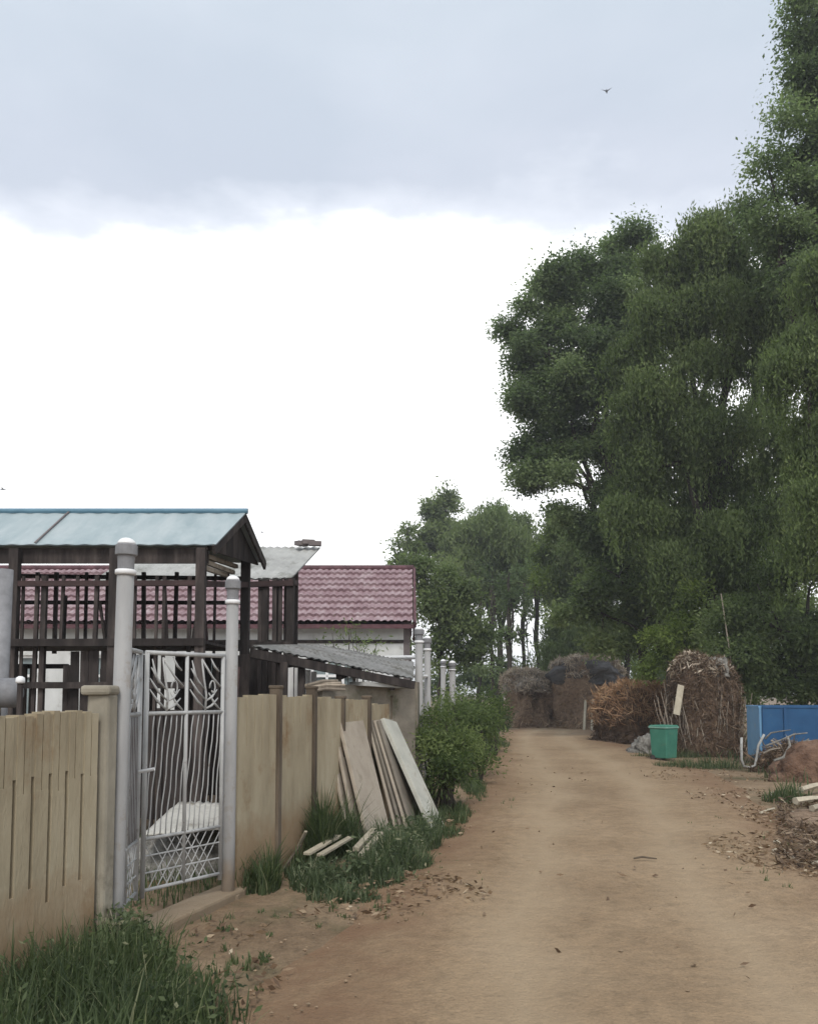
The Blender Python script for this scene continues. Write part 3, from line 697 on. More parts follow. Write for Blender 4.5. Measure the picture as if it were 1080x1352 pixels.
# front wall with window openings
wins = [(-1.62, 1.05), (-4.0, 1.4), (-6.4, 1.4), (-8.8, 1.4), (-11.2, 1.4)]
m = MB(); z0w, z1w = .95, 2.42; x = xl+.3; xe = -.12; yw = HY0
edges = sorted([(c_-w_/2, c_+w_/2) for c_, w_ in wins]); cur = x
for a_, b_ in edges:
    m.box(((cur+a_)/2, yw+.12, (z0w+z1w)/2), (a_-cur, .24, z1w-z0w)); cur = b_
m.box(((cur+xe)/2, yw+.12, (z0w+z1w)/2), (xe-cur, .24, z1w-z0w))
m.box(((x+xe)/2, yw+.12, z0w/2-.1), (xe-x, .24, z0w+.2)); m.box(((x+xe)/2, yw+.12, (z1w+zE-.05)/2), (xe-x, .24, zE-.05-z1w))
m.build('front_wall', M['plaster'], house)
m = MB(); m.box(((x+xe)/2, yw-.012, 2.72), (xe-x, .03, .07)); m.build('beam', M['darkwood'], house)
for c_, w_ in wins:
    fm = MB(); y = yw+.08
    for xx in (c_-w_/2+.03, c_-w_/6, c_+w_/6, c_+w_/2-.03): fm.box((xx, y, (z0w+z1w)/2), (.06, .06, z1w-z0w-.004))
    for zz in (z0w+.03, z1w-.03, z1w-.45): fm.box((c_, y-.005, zz), (w_-.004, .05, .06))
    fo = fm.build('window', M['whitepaint'], house)
    pm_ = MB(); pm_.box((c_, y+.04, (z0w+z1w)/2), (w_-.02, .01, z1w-z0w-.02)); pm_.build('pane', M['glass'], fo)
# gable end
m = MB(); xg = -.12
a, b, c = Vector((xg, HY0, -.1)), Vector((xg, HY1, -.1)), Vector((xg, HYR, zR-.05))
e0, e1 = Vector((xg, HY0, zE+.1)), Vector((xg, HY1, zE+.1)); o = Vector((.14, 0, 0))
P5 = [a, b, e1, c, e0]; m.add(P5+[p+o for p in P5], [(4, 3, 2, 1, 0), (5, 6, 7, 8, 9), (0, 1, 6, 5), (1, 2, 7, 6), (2, 3, 8, 7), (3, 4, 9, 8), (4, 0, 5, 9)])
m.build('gable_wall', M['gable'], house)
m = MB(); m.box(((x+xe)/2, HY1-.12, 1.5), (xe-x, .24, 3.1)); m.build('back_wall', M['plaster'], house)

# ------------------------------------------------------------------ lean-to shed behind the fence
shed = thing('lean_to_shed', 'low mud walled shed with a sloping grey cement sheet roof behind the fence', 'shed', (-.6, 10.6, 0))
nl, nr, fr, fl = at(330, 852, 9.3), at(546, 896, 10.8), at(547, 874, 12.0), at(420, 851, 12.0)
corr_sheet(nl, nr, fr, fl, .007, .10, .014).build('roof', M['oldsheet'], shed, smooth=True)
m = MB(); dz = Vector((0, .06, -.085))
m.beam(nl+dz, nr+dz, .06, .10, t=.2); m.beam(fl+dz*1.2, fr+dz*1.2, .06, .09, t=.2)
for s in (.15, .5, .85): m.beam(nl.lerp(nr, s)+dz*1.9, fl.lerp(fr, s)+dz*1.9, .06, .08, t=.3)
m.build('purlin', M['darkwood'], shed)
for x, Y in ((398, 9.9), (375, 9.6)): 
    p = at(x, 900, Y); mm_ = MB(); mm_.beam((p.x, p.y, -.05), (p.x, p.y, 1.95), .08, .08, t=.3); mm_.build('post', M['darkwood'], shed)
m = MB(); p0, p1 = at(418, 900, 10.05), at(540, 900, 11.35)
dirn = (p1-p0); dirn.z = 0
m.beam((p0.x, p0.y, .82), (p1.x, p1.y, .82), .22, 1.76); m.build('front_wall', M['mud'], shed)
m = MB(); p2 = at(547, 900, 12.4); m.beam((p1.x+.02, p1.y+.12, .8), (p2.x, p2.y, .8), .2, 1.9); m.build('side_wall', M['mud'], shed)
m = MB(); p3 = at(515, 905, 10.75); 
m.beam(at(470, 903, 10.4), at(535, 907, 11.0), .26, .05); m.build('ledge', M['asbestos'], shed)
# small wooden bundle on the fence end
m = MB()
for k in range(5):
    a_ = at(400+random.uniform(-6, 6), 905+k*2, 9.9); b_ = at(452+random.uniform(-8, 8), 899+k*3, 10.0)
    m.tube([a_, a_.lerp(b_, .5)+Vector((0, 0, .02)), b_], [.02, .024, .016], 7, t=random.random())
tag(m.build('pole_bundle', M['palewood'], None, at(425, 905, 9.9)), 'pale poles lying across the fence top below the shed roof', 'poles')
# pale board fence piece seen below the shed roof
bo = thing('board_fence', 'white upright boards seen between dark crib and shed', 'board fence', at(392, 915, 10.9))
for k, x in enumerate((384, 392, 402, 412)):
    p = at(x, 880, 11.3); m = MB(); m.box((p.x, p.y, .98), (.075 if k != 2 else .13, .025, 1.96-.05*k), (0, .01*k, 0)); m.build('board', M['whitepaint'], bo)
m = MB(); p, q = at(380, 905, 11.33), at(416, 905, 11.33); m.beam(p+Vector((0, .03, 0)), q+Vector((0, .03, 0)), .03, .06); m.build('rail', M['palewood'], bo)

# ------------------------------------------------------------------ things in the yard, left edge
t = thing('tank', 'rounded grey metal tank behind the fence at the left edge', 'tank', at(0, 930, 6.4))
m = MB(); c = at(4, 915, 6.4); m.tube([c+Vector((-.5, 0, -.02)), c+Vector((-.42, 0, .0)), c+Vector((.08, .02, 0)), c+Vector((.13, .02, 0))], [.06, .115, .115, .05], 18); m.build('shell', M['greycap'], t, smooth=True)
m = MB(); m.box(c+Vector((-.2, 0, -.75)), (.3, .16, 1.3)); m.build('stand', M['darkwood'], t)
t = thing('bollard', 'short dark stake with a small white cap inside the fence', 'stake', at(27, 930, 6.1))
m = MB(); c = at(27, 897, 6.1); m.tube([(c.x, c.y, -.05), (c.x, c.y, c.z-.02)], .022, 8); m.build('stake', M['darkwood'], t)
m = MB(); m.lathe((c.x, c.y, c.z-.03), [(.03, 0), (.034, .015), (.03, .04), (.012, .052)], 14); m.build('cap', M['whitepaint'], t, smooth=True)
t = thing('pole', 'grey weathered pole standing at the left edge before the crib', 'pole', at(8, 930, 7.0))
m = MB(); c = at(6, 752, 7.0); m.tube([(c.x-.03, c.y, -.05), (c.x, c.y, c.z)], [.075, .07], 12); m.build('shaft', M['greycap'], t, smooth=True)
# white sheet on a rubble heap behind the gate
def heap(name, label, cat, c, rx, ry, h, mat, n=26, seed=0, rough=.25, kind=None, shape=1.0, group=None, parent=None, mname=None, build=True):
    """irregular mound standing on the ground"""
    vs = []; fs = []; rings = 14; seg = n*2
    for i in range(rings+1):
        v = i/rings; rr = math.cos(v*math.pi/2)**shape if v < 1 else 0; zz = math.sin(v*math.pi/2)
        for k in range(seg):
            a_ = 2*math.pi*k/seg; p = Vector((math.cos(a_)*rr, math.sin(a_)*rr, zz))
            nn = 1+rough*(mnoise.noise(p*1.7+Vector((seed*3.1, 0, seed)))+.5*mnoise.noise(p*4.3+Vector((seed, 5, 0)))+.25*mnoise.noise(p*10+Vector((seed, 9, 0))))
            vs.append(Vector((c[0]+p.x*rx*nn, c[1]+p.y*ry*nn, (c[2] if len(c) > 2 else gz(c[0], c[1]))-.08+p.z*(h+.08)*(nn*.6+.4))))
    for i in range(rings):
        for k in range(seg):
            k2 = (k+1) % seg; fs.append((i*seg+k, i*seg+k2, (i+1)*seg+k2, (i+1)*seg+k))
    m = MB(); m.add(vs, fs)
    if not build: return m, vs
    o = m.build(mname or name, mat, parent, None if parent else (c[0], c[1], 0), smooth=True)
    if not parent: tag(o, label, cat, group, kind)
    return o
hp = at(245, 1120, 7.9)
heap('rubble_heap', 'low dark heap of rubble and weeds under the white sheet in the yard', 'rubble', (hp.x, 7.95), .85, .6, .34, M['grit'], seed=2)
m = MB(); n = 14; vs = []
c0, c1, c2, c3 = at(186, 1107, 7.3), at(305, 1096, 7.3), at(312, 1062, 8.5), at(236, 1062, 8.5)
for j in range(n+1):
    for i in range(n+1):
        u, v = i/n, j/n; p = c0.lerp(c1, u).lerp(c3.lerp(c2, u), v)
        vs.append(p+Vector((0, 0, .03*mnoise.noise(Vector((p.x*3, p.y*3, 1)))+.02+.010*math.sin(u*40))))
m.add(vs, [(j*(n+1)+i, j*(n+1)+i+1, (j+1)*(n+1)+i+1, (j+1)*(n+1)+i) for j in range(n) for i in range(n)])
o = m.build('roof_sheet', M['tarp'], None, hp, smooth=True); so_ = o.modifiers.new('s', 'SOLIDIFY'); so_.thickness = .012
tag(o, 'dirty white corrugated sheet lying on rubble behind the gate', 'sheet')

# ------------------------------------------------------------------ slabs leaning on the fence
def lean_slab(label, foot, top, width, th, mat, group, along=FD, broken=False):
    """slab whose near edge runs from foot to top, width along the fence direction"""
    foot, top = Vector(foot), Vector(top); w = along*width
    nrm = (top-foot).cross(w).normalized()
    if nrm.dot(FN) < 0: nrm = -nrm
    o = -nrm*th
    m = MB(); A, B, C_, D = foot, foot+w, top+w, top
    if broken: C_ = C_+(D-C_)*.10-(top-foot)*.05
    # slight irregular outline: split each long side
    AB = [A, A.lerp(B, .5)+(top-foot)*.004, B]
    m.hexa([A+o, B+o, C_+o, D+o], [A, B, C_, D])
    ob = m.build('concrete_slab', mat, None, foot, bevel=.008)
    return tag(ob, label, 'slab', group)
gA = 'fence slabs leaning in two stacks'
lean_slab('flat beige concrete slab, front one of the left leaning stack', (-.40, 8.90, -.02), (-.755, 9.12, 1.34), .78, .04, M['slab'], gA)
lean_slab('thin concrete slab tucked directly behind the beige front slab', (-.52, 8.94, -.02), (-.825, 9.10, 1.345), .78, .035, M['slab'], gA)
lean_slab('innermost slab of the left leaning stack, nearest the fence', (-.62, 8.97, -.02), (-.875, 9.07, 1.34), .78, .035, M['slab'], gA)
lean_slab('pale whitish concrete slab with a broken corner, outermost of the right leaning stack', (.30, 9.80, -.02), (-.31, 10.25, 1.30), .52, .055, M['slab_pale'], gA, broken=True)
for k, lb in enumerate(('dark edged slab just behind the pale whitish slab', 'second slab behind the pale whitish slab, thin and grey', 'third slab behind the pale whitish slab, thin and grey', 'grey slab of the right leaning stack closest to the fence')):
    lean_slab(lb, (.06-.065*k, 9.84+.01*k, -.02), (-.365-.042*k, 10.16+.0*k, 1.27), .62, .032, M['slab'] if k % 2 else M['slab_dark'], gA)

def board(label, a, b, w, h, mat='paleboard', group='loose boards and sticks in the weeds', name='board', cat='board'):
    m = MB(); a, b = Vector(a), Vector(b); m.beam(a, b, w, h, t=random.random())
    return tag(m.build(name, M[mat], None, (a+b)/2, bevel=.004), label, cat, group)
def gp(x, y, z=0):
    Y = F*(CAMZ-z)/(y-HOR); return at(x, y, Y)
def gpt(x, y, z): p = gp(x, y, z); return p
board('pale board lying flattest on the weeds, left of the crossed pair', gpt(405, 1128, .14), gpt(447, 1104, .20), .07, .025)
board('short pale board lying in front of the long flat board', gpt(422, 1130, .12), gpt(463, 1106, .18), .06, .025)
board('sawn board end resting under the beige leaning slab', gpt(470, 1122, .16), gpt(494, 1096, .22), .06, .04)
board('thick board end, lowest of the pair under the beige slab', gpt(476, 1132, .12), gpt(503, 1101, .20), .06, .04)
board('thin stick propped up against the weeds by the fence', gpt(428, 1104, .20), gpt(453, 1066, .34), .018, .018, name='stick', cat='stick')
board('short pale peg sticking up at the foot of the fence', gpt(393, 1120, .12), gpt(404, 1098, .30), .03, .02, name='stick', cat='stick')
board('dark thin stick slanting down to the gate sill', gpt(374, 1148, .04), gpt(397, 1116, .16), .022, .022, 'post_dark', name='stick', cat='stick')

# ------------------------------------------------------------------ leaf machinery
def rand_unit(n):
    v = RNG.normal(size=(n, 3)); return v/np.linalg.norm(v, axis=1, keepdims=True)
def leaf_quads(P, D, L, W, N=None):
    """rhombic leaves at P along D, length L, width W"""
    n = len(P); D = D/np.maximum(np.linalg.norm(D, axis=1, keepdims=True), 1e-9)
    S = np.cross(D, rand_unit(n) if N is None else N); S /= np.maximum(np.linalg.norm(S, axis=1, keepdims=True), 1e-9)
    L = np.broadcast_to(np.asarray(L), (n,))[:, None]; W = np.broadcast_to(np.asarray(W), (n,))[:, None]
    Nn = np.cross(D, S)
    V = np.stack([P-D*L*.5, P+S*W*.5+D*L*.05+Nn*W*.12, P+D*L*.5, P-S*W*.5+D*L*.05+Nn*W*.12], axis=1)
    return V
def crown_points(lobes, dens, seed=0, shell=.45):
    """lobes: (centre, radii). Each lobe breaks into bunches near its outside; clump centres gather in the bunches, so the outline is bumpy and has gaps"""
    out, tone, nrm = [], [], []
    for c, r_ in lobes:
        vol = r_[0]*r_[1]*r_[2]*4.19; n = max(6, int(dens*vol**.8)); r_ = np.array(r_)
        nb = int(np.clip(n/16, 5, 30))
        d = rand_unit(nb); rad = RNG.uniform(.25, .95, nb)**.7
        bc_ = np.array(c)+d*rad[:, None]*r_; bt = RNG.normal(0, .20, nb); br_ = RNG.uniform(.14, .46, nb)
        # each bunch is a leafy cap: leaves on its upper and outer side, few below
        i = RNG.integers(0, nb, n); q = rand_unit(n); q[:, 2] = np.where(q[:, 2] < -.25, -q[:, 2], q[:, 2])
        out.append(bc_[i]+q*(RNG.uniform(.55, 1.05, n))[:, None]*br_[i][:, None]*r_.mean()*np.array([1, 1, .85])); tone.append(bt[i]); nrm.append(q+.35*d[i])
    P = np.concatenate(out); rr = min(r_.mean() for c, r_ in [(c, np.array(r_)) for c, r_ in lobes])
    P = P+np.array([list(mnoise.noise_vector(Vector(p)*(1.1/max(rr, .3))+Vector((seed, 0, 5)))) for p in P])*.42*rr     # pulls the bunches out of round
    return P, np.concatenate(tone), np.concatenate(nrm)
def lobe(x, y, rx, ry, Y, dy=.8):
    c = at(x, y, Y); return (c, (rx*Y/F, rx*Y/F*dy, ry*Y/F))
def foliage(name, lobes, mat, parent, dens=14, per=90, spread=.42, leaf=(.15, .075), style='broad', gap=.0, seed=0, maxz=None):
    global RNG
    RNG = np.random.default_rng(1000+seed)
    ctr, tone, nrm = crown_points(lobes, dens, seed)
    if gap > 0:
        keep = np.array([mnoise.noise(Vector(p)*.75+Vector((seed*7.7, 0, 0))) > -gap for p in ctr]); ctr = ctr[keep]; tone = tone[keep]; nrm = nrm[keep]
    hi_ = ctr[:, 2] > .4; ctr, tone, nrm = ctr[hi_], tone[hi_], nrm[hi_]
    n = len(ctr); base_t = np.clip(RNG.normal(.48, .12, n)+tone, 0, 1)
    # neighbouring clumps share a tone
    base_t += np.array([.28*mnoise.noise(Vector(p)*.5+Vector((3, seed, 0))) for p in ctr])
    if style == 'willow':
        ns = max(3, per//26)
        A = np.repeat(ctr, ns, axis=0)+RNG.normal(size=(n*ns, 3))*np.array([spread*.8, spread*.8, spread*.45])
        Ln = RNG.uniform(.5, 1.9, len(A)); Bt = np.repeat(base_t, ns)+RNG.normal(0, .08, n*ns)
        out_dir = RNG.normal(size=(len(A), 2))*.16
        k = 26; s = np.tile(np.linspace(0, 1, k), (len(A), 1))
        P = np.empty((len(A), k, 3))
        P[:, :, 0] = A[:, None, 0]+out_dir[:, None, 0]*np.sin(s*1.6)*Ln[:, None]; P[:, :, 1] = A[:, None, 1]+out_dir[:, None, 1]*np.sin(s*1.6)*Ln[:, None]
        P[:, :, 2] = A[:, None, 2]+.12*np.sin(s*3)-s**1.2*Ln[:, None]
        P = P.reshape(-1, 3)+RNG.normal(0, .045, (len(A)*k, 3)); NH = RNG.normal(size=P.shape)
        T = np.repeat(Bt, k)+RNG.normal(0, .10, len(P))
        D = RNG.normal(0, .45, (len(P), 3)); D[:, 2] -= 1.0
    else:
        P = np.repeat(ctr, per, axis=0); m_ = len(P); NH = np.repeat(nrm, per, axis=0)
        sp = np.repeat(spread*np.where(RNG.random(n) < .05, RNG.uniform(1.4, 1.9, n), RNG.uniform(.6, 1.3, n)), per)[:, None]
        dsp = RNG.normal(size=(m_, 3)); dsp = np.where(np.abs(dsp) > 1.7, RNG.normal(0, .6, dsp.shape), dsp); dsp[:, 2] *= 1.7 if style == 'droop' else .75
        if style == 'droop': dsp[:, 2] = np.where(dsp[:, 2] > .9, RNG.uniform(-1.2, .9, m_), dsp[:, 2])
        P = P+dsp*sp
        T = np.repeat(base_t, per)+RNG.normal(0, .13, m_)
        D = dsp*.6+RNG.normal(0, .7, (m_, 3)); D[:, 2] -= .25
        if style == 'droop':
            # hanging twigs from a third of the clumps
            jx = RNG.choice(n, n//3, replace=False); A = np.repeat(ctr[jx], 3, axis=0)+RNG.normal(0, spread*.6, (len(jx)*3, 3)); k = 24
            Ln = RNG.uniform(.6, 2.0, len(A))*min(1.6, spread/.3); s_ = np.tile(np.linspace(0, 1, k), (len(A), 1)); od = RNG.normal(0, .16, (len(A), 2))
            Q = np.stack([A[:, None, 0]+od[:, None, 0]*np.sin(s_*1.6), A[:, None, 1]+od[:, None, 1]*np.sin(s_*1.6), A[:, None, 2]-s_**1.2*Ln[:, None]], 2).reshape(-1, 3)+RNG.normal(0, .03, (len(A)*k, 3))
            P = np.concatenate([P, Q]); T = np.concatenate([T, np.repeat(np.repeat(base_t[jx], 3)+RNG.normal(.05, .08, len(A)), k)])
            dsp = np.concatenate([dsp, np.zeros((len(Q), 3))]); NH = np.concatenate([NH, np.repeat(np.repeat(nrm[jx], 3, axis=0), k, axis=0)])
            m_ = len(P)
            D = RNG.normal(0, .5, (m_, 3)); D[:, 2] -= 1.0
    ok = P[:, 2] > .03; P, T, D, NH = P[ok], T[ok], D[ok], NH[ok]
    NH = NH+np.array([0, 0, .35])+RNG.normal(0, .42, NH.shape)
    sz = RNG.uniform(.65, 1.3, len(P))
    V = leaf_quads(P, D, leaf[0]*sz, leaf[1]*sz, NH)
    quads_object(name, V, np.clip(T, 0, 1), mat, parent)
    return ctr
def curve_pts(a, b, n, sag, jit):
    pts = []
    for i in range(n+1):
        s = i/n; p = a.lerp(b, s); p = p+Vector((0, 0, sag*math.sin(math.pi*s)))
        if 0 < i < n: p += Vector((random.uniform(-jit, jit), random.uniform(-jit, jit), random.uniform(-jit, jit)))
        pts.append(p)
    return pts
def trunk(parent, base, fork, lobes, r, ctr=None, twigs=40, mat='bark'):
    m = MB(); base, fork = Vector(base), Vector(fork)
    n = 9; pts = curve_pts(base-Vector((0, 0, .2)), fork, n, 0, r*.5)
    m.tube(pts, [r*1.35]+[r*(1-.45*i/n) for i in range(1, n+1)], 10)
    ends = []
    for c, rr in lobes:
        c = Vector(c); st = pts[random.randint(n//2, n)]
        e_ = c+Vector((0, 0, rr[2]*.35)); q = curve_pts(st, e_, 7, .05*(e_-st).length, .06*(e_-st).length*.5)
        m.tube(q, [r*.5*(1-.11*i) for i in range(8)], 7, cap=False); ends.append(q)
    if ctr is not None and len(ctr) and ends:
        allp = [p for q in ends for p in q[2:]]
        for i in RNG.choice(len(ctr), min(twigs, len(ctr)), replace=False):
            e_ = Vector(ctr[i]); st = min(allp, key=lambda p: (p-e_).length)
            if (st-e_).length > 6: continue
            m.tube(curve_pts(st, e_, 4, .05, .10), [r*.16, r*.13, r*.10, r*.07, r*.04], 5, cap=False)
    m.build('trunk', M[mat], parent, smooth=True)
def tree(name, label, cat, base, fork, lobes, mat, r=.2, group=None, twigs=40, **k):
    bz = gz(base[0], base[1]); b = Vector((base[0], base[1], bz))
    t = thing(name, label, cat, b, group)
    c = foliage('crown', lobes, mat, t, **k)
    trunk(t, b, fork, lobes, r, c, twigs)
    return t
gT = 'trees behind the stacks and the road'
# --- the big dark poplar leaning over the road
Y = 30
tree('poplar_tree', 'tall dark leafy tree whose crown overhangs the road, leftmost of the big trees', 'tree', (at(872, 940, Y).x, Y), at(815, 680, Y),
     [lobe(742, 372, 52, 46, Y), lobe(838, 340, 56, 46, Y), lobe(715, 445, 52, 60, Y), lobe(790, 440, 85, 75, Y), lobe(708, 545, 52, 62, Y), lobe(790, 545, 90, 75, Y), lobe(752, 628, 58, 52, Y), lobe(845, 610, 70, 90, Y), lobe(820, 700, 60, 70, Y), lobe(700, 620, 28, 30, Y), lobe(870, 480, 50, 80, Y), lobe(760, 690, 40, 40, Y)],
     G_DARK, .26, gT, 60, dens=20, per=115, spread=.34, leaf=(.135, .07), gap=.60, seed=61)
# --- big willow right of it
Y = 26
tree('willow_tree', 'large olive green weeping willow behind the brown stalk stack', 'tree', (at(945, 950, Y).x, Y+.6), at(940, 560, Y),
     [lobe(925, 345, 66, 60, Y), lobe(985, 335, 70, 70, Y), lobe(880, 360, 40, 50, Y), lobe(855, 520, 50, 80, Y), lobe(1050, 420, 60, 80, Y), lobe(850, 650, 50, 70, Y), lobe(880, 430, 70, 70, Y), lobe(965, 450, 90, 85, Y), lobe(900, 560, 75, 85, Y), lobe(985, 590, 80, 95, Y), lobe(930, 690, 85, 80, Y), lobe(1010, 720, 70, 80, Y), lobe(905, 780, 60, 60, Y)],
     G_WILLOW, .30, gT, 50, dens=20, per=120, spread=.31, leaf=(.145, .048), style='droop', gap=.55, seed=2)
# --- tall tree cut by the right edge
Y = 21
tree('poplar_tree', 'very tall dark tree cut by the right and top edges of the view', 'tree', (at(1120, 960, Y).x, Y+1), at(1110, 350, Y),
     [lobe(1075, 40, 48, 60, Y), lobe(1085, 130, 45, 60, Y), lobe(1060, 90, 30, 40, Y), lobe(1090, 210, 50, 60, Y), lobe(1048, 15, 26, 30, Y), lobe(1085, 370, 60, 60, Y), lobe(1115, 120, 60, 80, Y), lobe(1050, 215, 62, 50, Y), lobe(1015, 235, 40, 40, Y), lobe(1075, 300, 80, 60, Y), lobe(1030, 290, 50, 42, Y), lobe(1130, 250, 70, 90, Y), lobe(1150, -20, 90, 110, Y)],
     G_DARK, .26, gT, 50, dens=19, per=90, spread=.30, leaf=(.11, .058), gap=.36, seed=3)
# --- hanging willow on the right edge
Y = 19.5
tree('willow_tree', 'yellowish weeping willow hanging down along the right edge', 'tree', (at(1130, 970, Y).x, Y+.5), at(1125, 560, Y),
     [lobe(1075, 420, 55, 70, Y), lobe(1110, 500, 75, 90, Y), lobe(1072, 560, 45, 80, Y), lobe(1120, 640, 70, 90, Y), lobe(1085, 690, 55, 60, Y), lobe(1060, 640, 40, 50, Y), lobe(1090, 590, 40, 60, Y), lobe(1050, 500, 40, 60, Y)],
     G_WILLOW, .24, gT, 30, dens=22, per=110, spread=.26, leaf=(.125, .040), style='droop', gap=.6, seed=4)
# --- lower belt behind stacks at right
Y = 23
tree('broadleaf_tree', 'low dense tree behind the blue steel box at right', 'tree', (at(1060, 960, Y).x, Y), at(1055, 830, Y),
     [lobe(1000, 790, 60, 55, Y), lobe(1075, 790, 75, 70, Y), lobe(1030, 860, 80, 50, Y), lobe(1100, 870, 70, 60, Y), lobe(985, 870, 45, 45, Y), lobe(960, 820, 40, 50, Y), lobe(1010, 915, 50, 26, Y), lobe(1065, 915, 50, 28, Y), lobe(1120, 915, 50, 30, Y), lobe(970, 925, 30, 22, Y)],
     G_FAR, .16, gT, 30, dens=16, per=90, spread=.30, leaf=(.125, .058), gap=.4, seed=5)
Y = 28.5
tree('broadleaf_tree', 'broad shaded green tree standing between the hay stacks and the big willow', 'tree', (at(905, 950, Y).x, Y), at(900, 800, Y),
     [lobe(800, 770, 55, 55, Y), lobe(880, 760, 70, 60, Y), lobe(845, 835, 60, 42, Y), lobe(775, 815, 40, 40, Y), lobe(930, 850, 70, 50, Y), lobe(960, 760, 70, 70, Y), lobe(1030, 830, 80, 60, Y)],
     G_FAR, .2, gT, 30, dens=14, per=105, spread=.36, leaf=(.16, .07), gap=.35, seed=13)
Y = 25
tree('young_tree', 'bright yellow green young tree behind the rusty brush pile', 'young tree', (at(880, 950, Y).x, Y), at(882, 870, Y),
     [lobe(888, 838, 30, 34, Y), lobe(868, 868, 34, 28, Y), lobe(905, 865, 28, 28, Y), lobe(920, 800, 26, 40, Y)],
     G_BRIGHT, .07, gT, 20, dens=22, per=70, spread=.26, leaf=(.14, .05), gap=.5, seed=6)
Y = 43
tree('willow_tree', 'drooping mid green willow directly behind the hay stacks', 'tree', (at(830, 945, Y).x, Y+.8), at(828, 760, Y),
     [lobe(800, 735, 60, 60, Y), lobe(850, 760, 60, 80, Y), lobe(770, 790, 50, 60, Y), lobe(830, 840, 70, 50, Y), lobe(760, 850, 50, 40, Y)],
     G_FAR, .18, gT, 30, dens=9, per=120, spread=.42, leaf=(.21, .075), style='droop', gap=.35, seed=7)
Y = 44
tree('young_tree', 'light yellow green rounded tree left of the big dark crown', 'tree', (at(748, 930, Y).x, Y), at(748, 800, Y),
     [lobe(752, 720, 42, 30, Y), lobe(735, 760, 34, 40, Y), lobe(775, 770, 40, 50, Y), lobe(790, 710, 30, 24, Y)],
     G_BRIGHT, .16, gT, 20, dens=8, per=85, spread=.5, leaf=(.24, .10), gap=.5, seed=8)
Y = 52
tree('willow_tree', 'rounded drooping willow crown in the centre of the far tree row', 'tree', (at(660, 925, Y).x, Y), at(660, 800, Y),
     [lobe(660, 715, 75, 42, Y), lobe(610, 740, 40, 45, Y), lobe(700, 735, 50, 50, Y), lobe(655, 775, 60, 36, Y)],
     G_FAR, .26, gT, 30, dens=7, per=130, spread=.5, leaf=(.25, .085), style='droop', gap=.35, seed=9)
Y = 58
tree('poplar_tree', 'pointed poplar rising highest above the tiled house roof', 'tree', (at(583, 925, Y).x, Y), at(582, 780, Y),
     [lobe(590, 650, 13, 26, Y), lobe(583, 690, 28, 34, Y), lobe(600, 690, 18, 30, Y), lobe(565, 715, 26, 34, Y), lobe(600, 745, 40, 40, Y)],
     G_FAR, .26, gT, 30, dens=7, per=75, spread=.45, leaf=(.28, .14), gap=.3, seed=10)
Y = 56
tree('poplar_tree', 'shorter pointed tree at the left end of the tree row by the roof ridge', 'tree', (at(540, 925, Y).x, Y), at(540, 800, Y),
     [lobe(538, 705, 12, 22, Y), lobe(535, 738, 20, 26, Y), lobe(552, 745, 24, 34, Y)],
     G_FAR, .2, gT, 16, dens=4.2, per=70, spread=.45, leaf=(.28, .14), gap=.25, seed=11)
Y = 36
tree('broadleaf_tree', 'leafy mid green tree immediately right of the house gable', 'tree', (at(582, 935, Y).x, Y), at(584, 830, Y),
     [lobe(560, 765, 38, 26, Y), lobe(595, 790, 48, 45, Y), lobe(568, 820, 30, 50, Y), lobe(610, 850, 34, 44, Y), lobe(575, 870, 28, 30, Y)],
     G_FAR, .17, gT, 24, dens=12, per=85, spread=.42, leaf=(.20, .09), gap=.6, seed=12)
# slim trunks of the row with sky between them
for k, (x, w, Y, lb) in enumerate(((632, .13, 47, 'slim dark trunked tree, first from the left in the gappy far row'), (650, .16, 50, 'slim dark tree with a forked stem in the gappy far row'), (672, .17, 46, 'slim dark tree standing behind the left hay stack'), (690, .14, 50, 'slim tree left of the light yellow green crown'), (712, .17, 47, 'slim dark tree over the gap between the two hay stacks'), (734, .15, 51, 'slim tree behind the right hay stack, before the willow'))):
    tree('slim_tree', lb, 'tree', (at(x, 930, Y).x, Y), at(x+random.uniform(-6, 6), 770, Y),
         [lobe(x, 765, 22, 26, Y), lobe(x+8, 800, 16, 22, Y), lobe(x-9, 835, 12, 20, Y), lobe(x+6, 885, 24, 18, Y)],
         G_DARK, w, 'slim trees of the far row', 14, dens=3.6, per=60, spread=.42, leaf=(.26, .11), gap=.15, seed=20+k)
# far undergrowth that reads as one mass
lobs = [lobe(x, 898+random.uniform(-6, 8), 26, 20+random.uniform(-5, 12), 56) for x in range(560, 1250, 26)]+[lobe(x, 880+random.uniform(-10, 8), 30, 32, 62) for x in range(740, 1300, 40)]
ctr = foliage('far_undergrowth', lobs, G_DARK, None, dens=3.0, per=60, spread=.55, leaf=(.30, .16), gap=.6, seed=40)
o = bpy.data.objects['far_undergrowth']; tag(o, 'dark far undergrowth closing the view behind the tree row', 'undergrowth', kind='stuff')

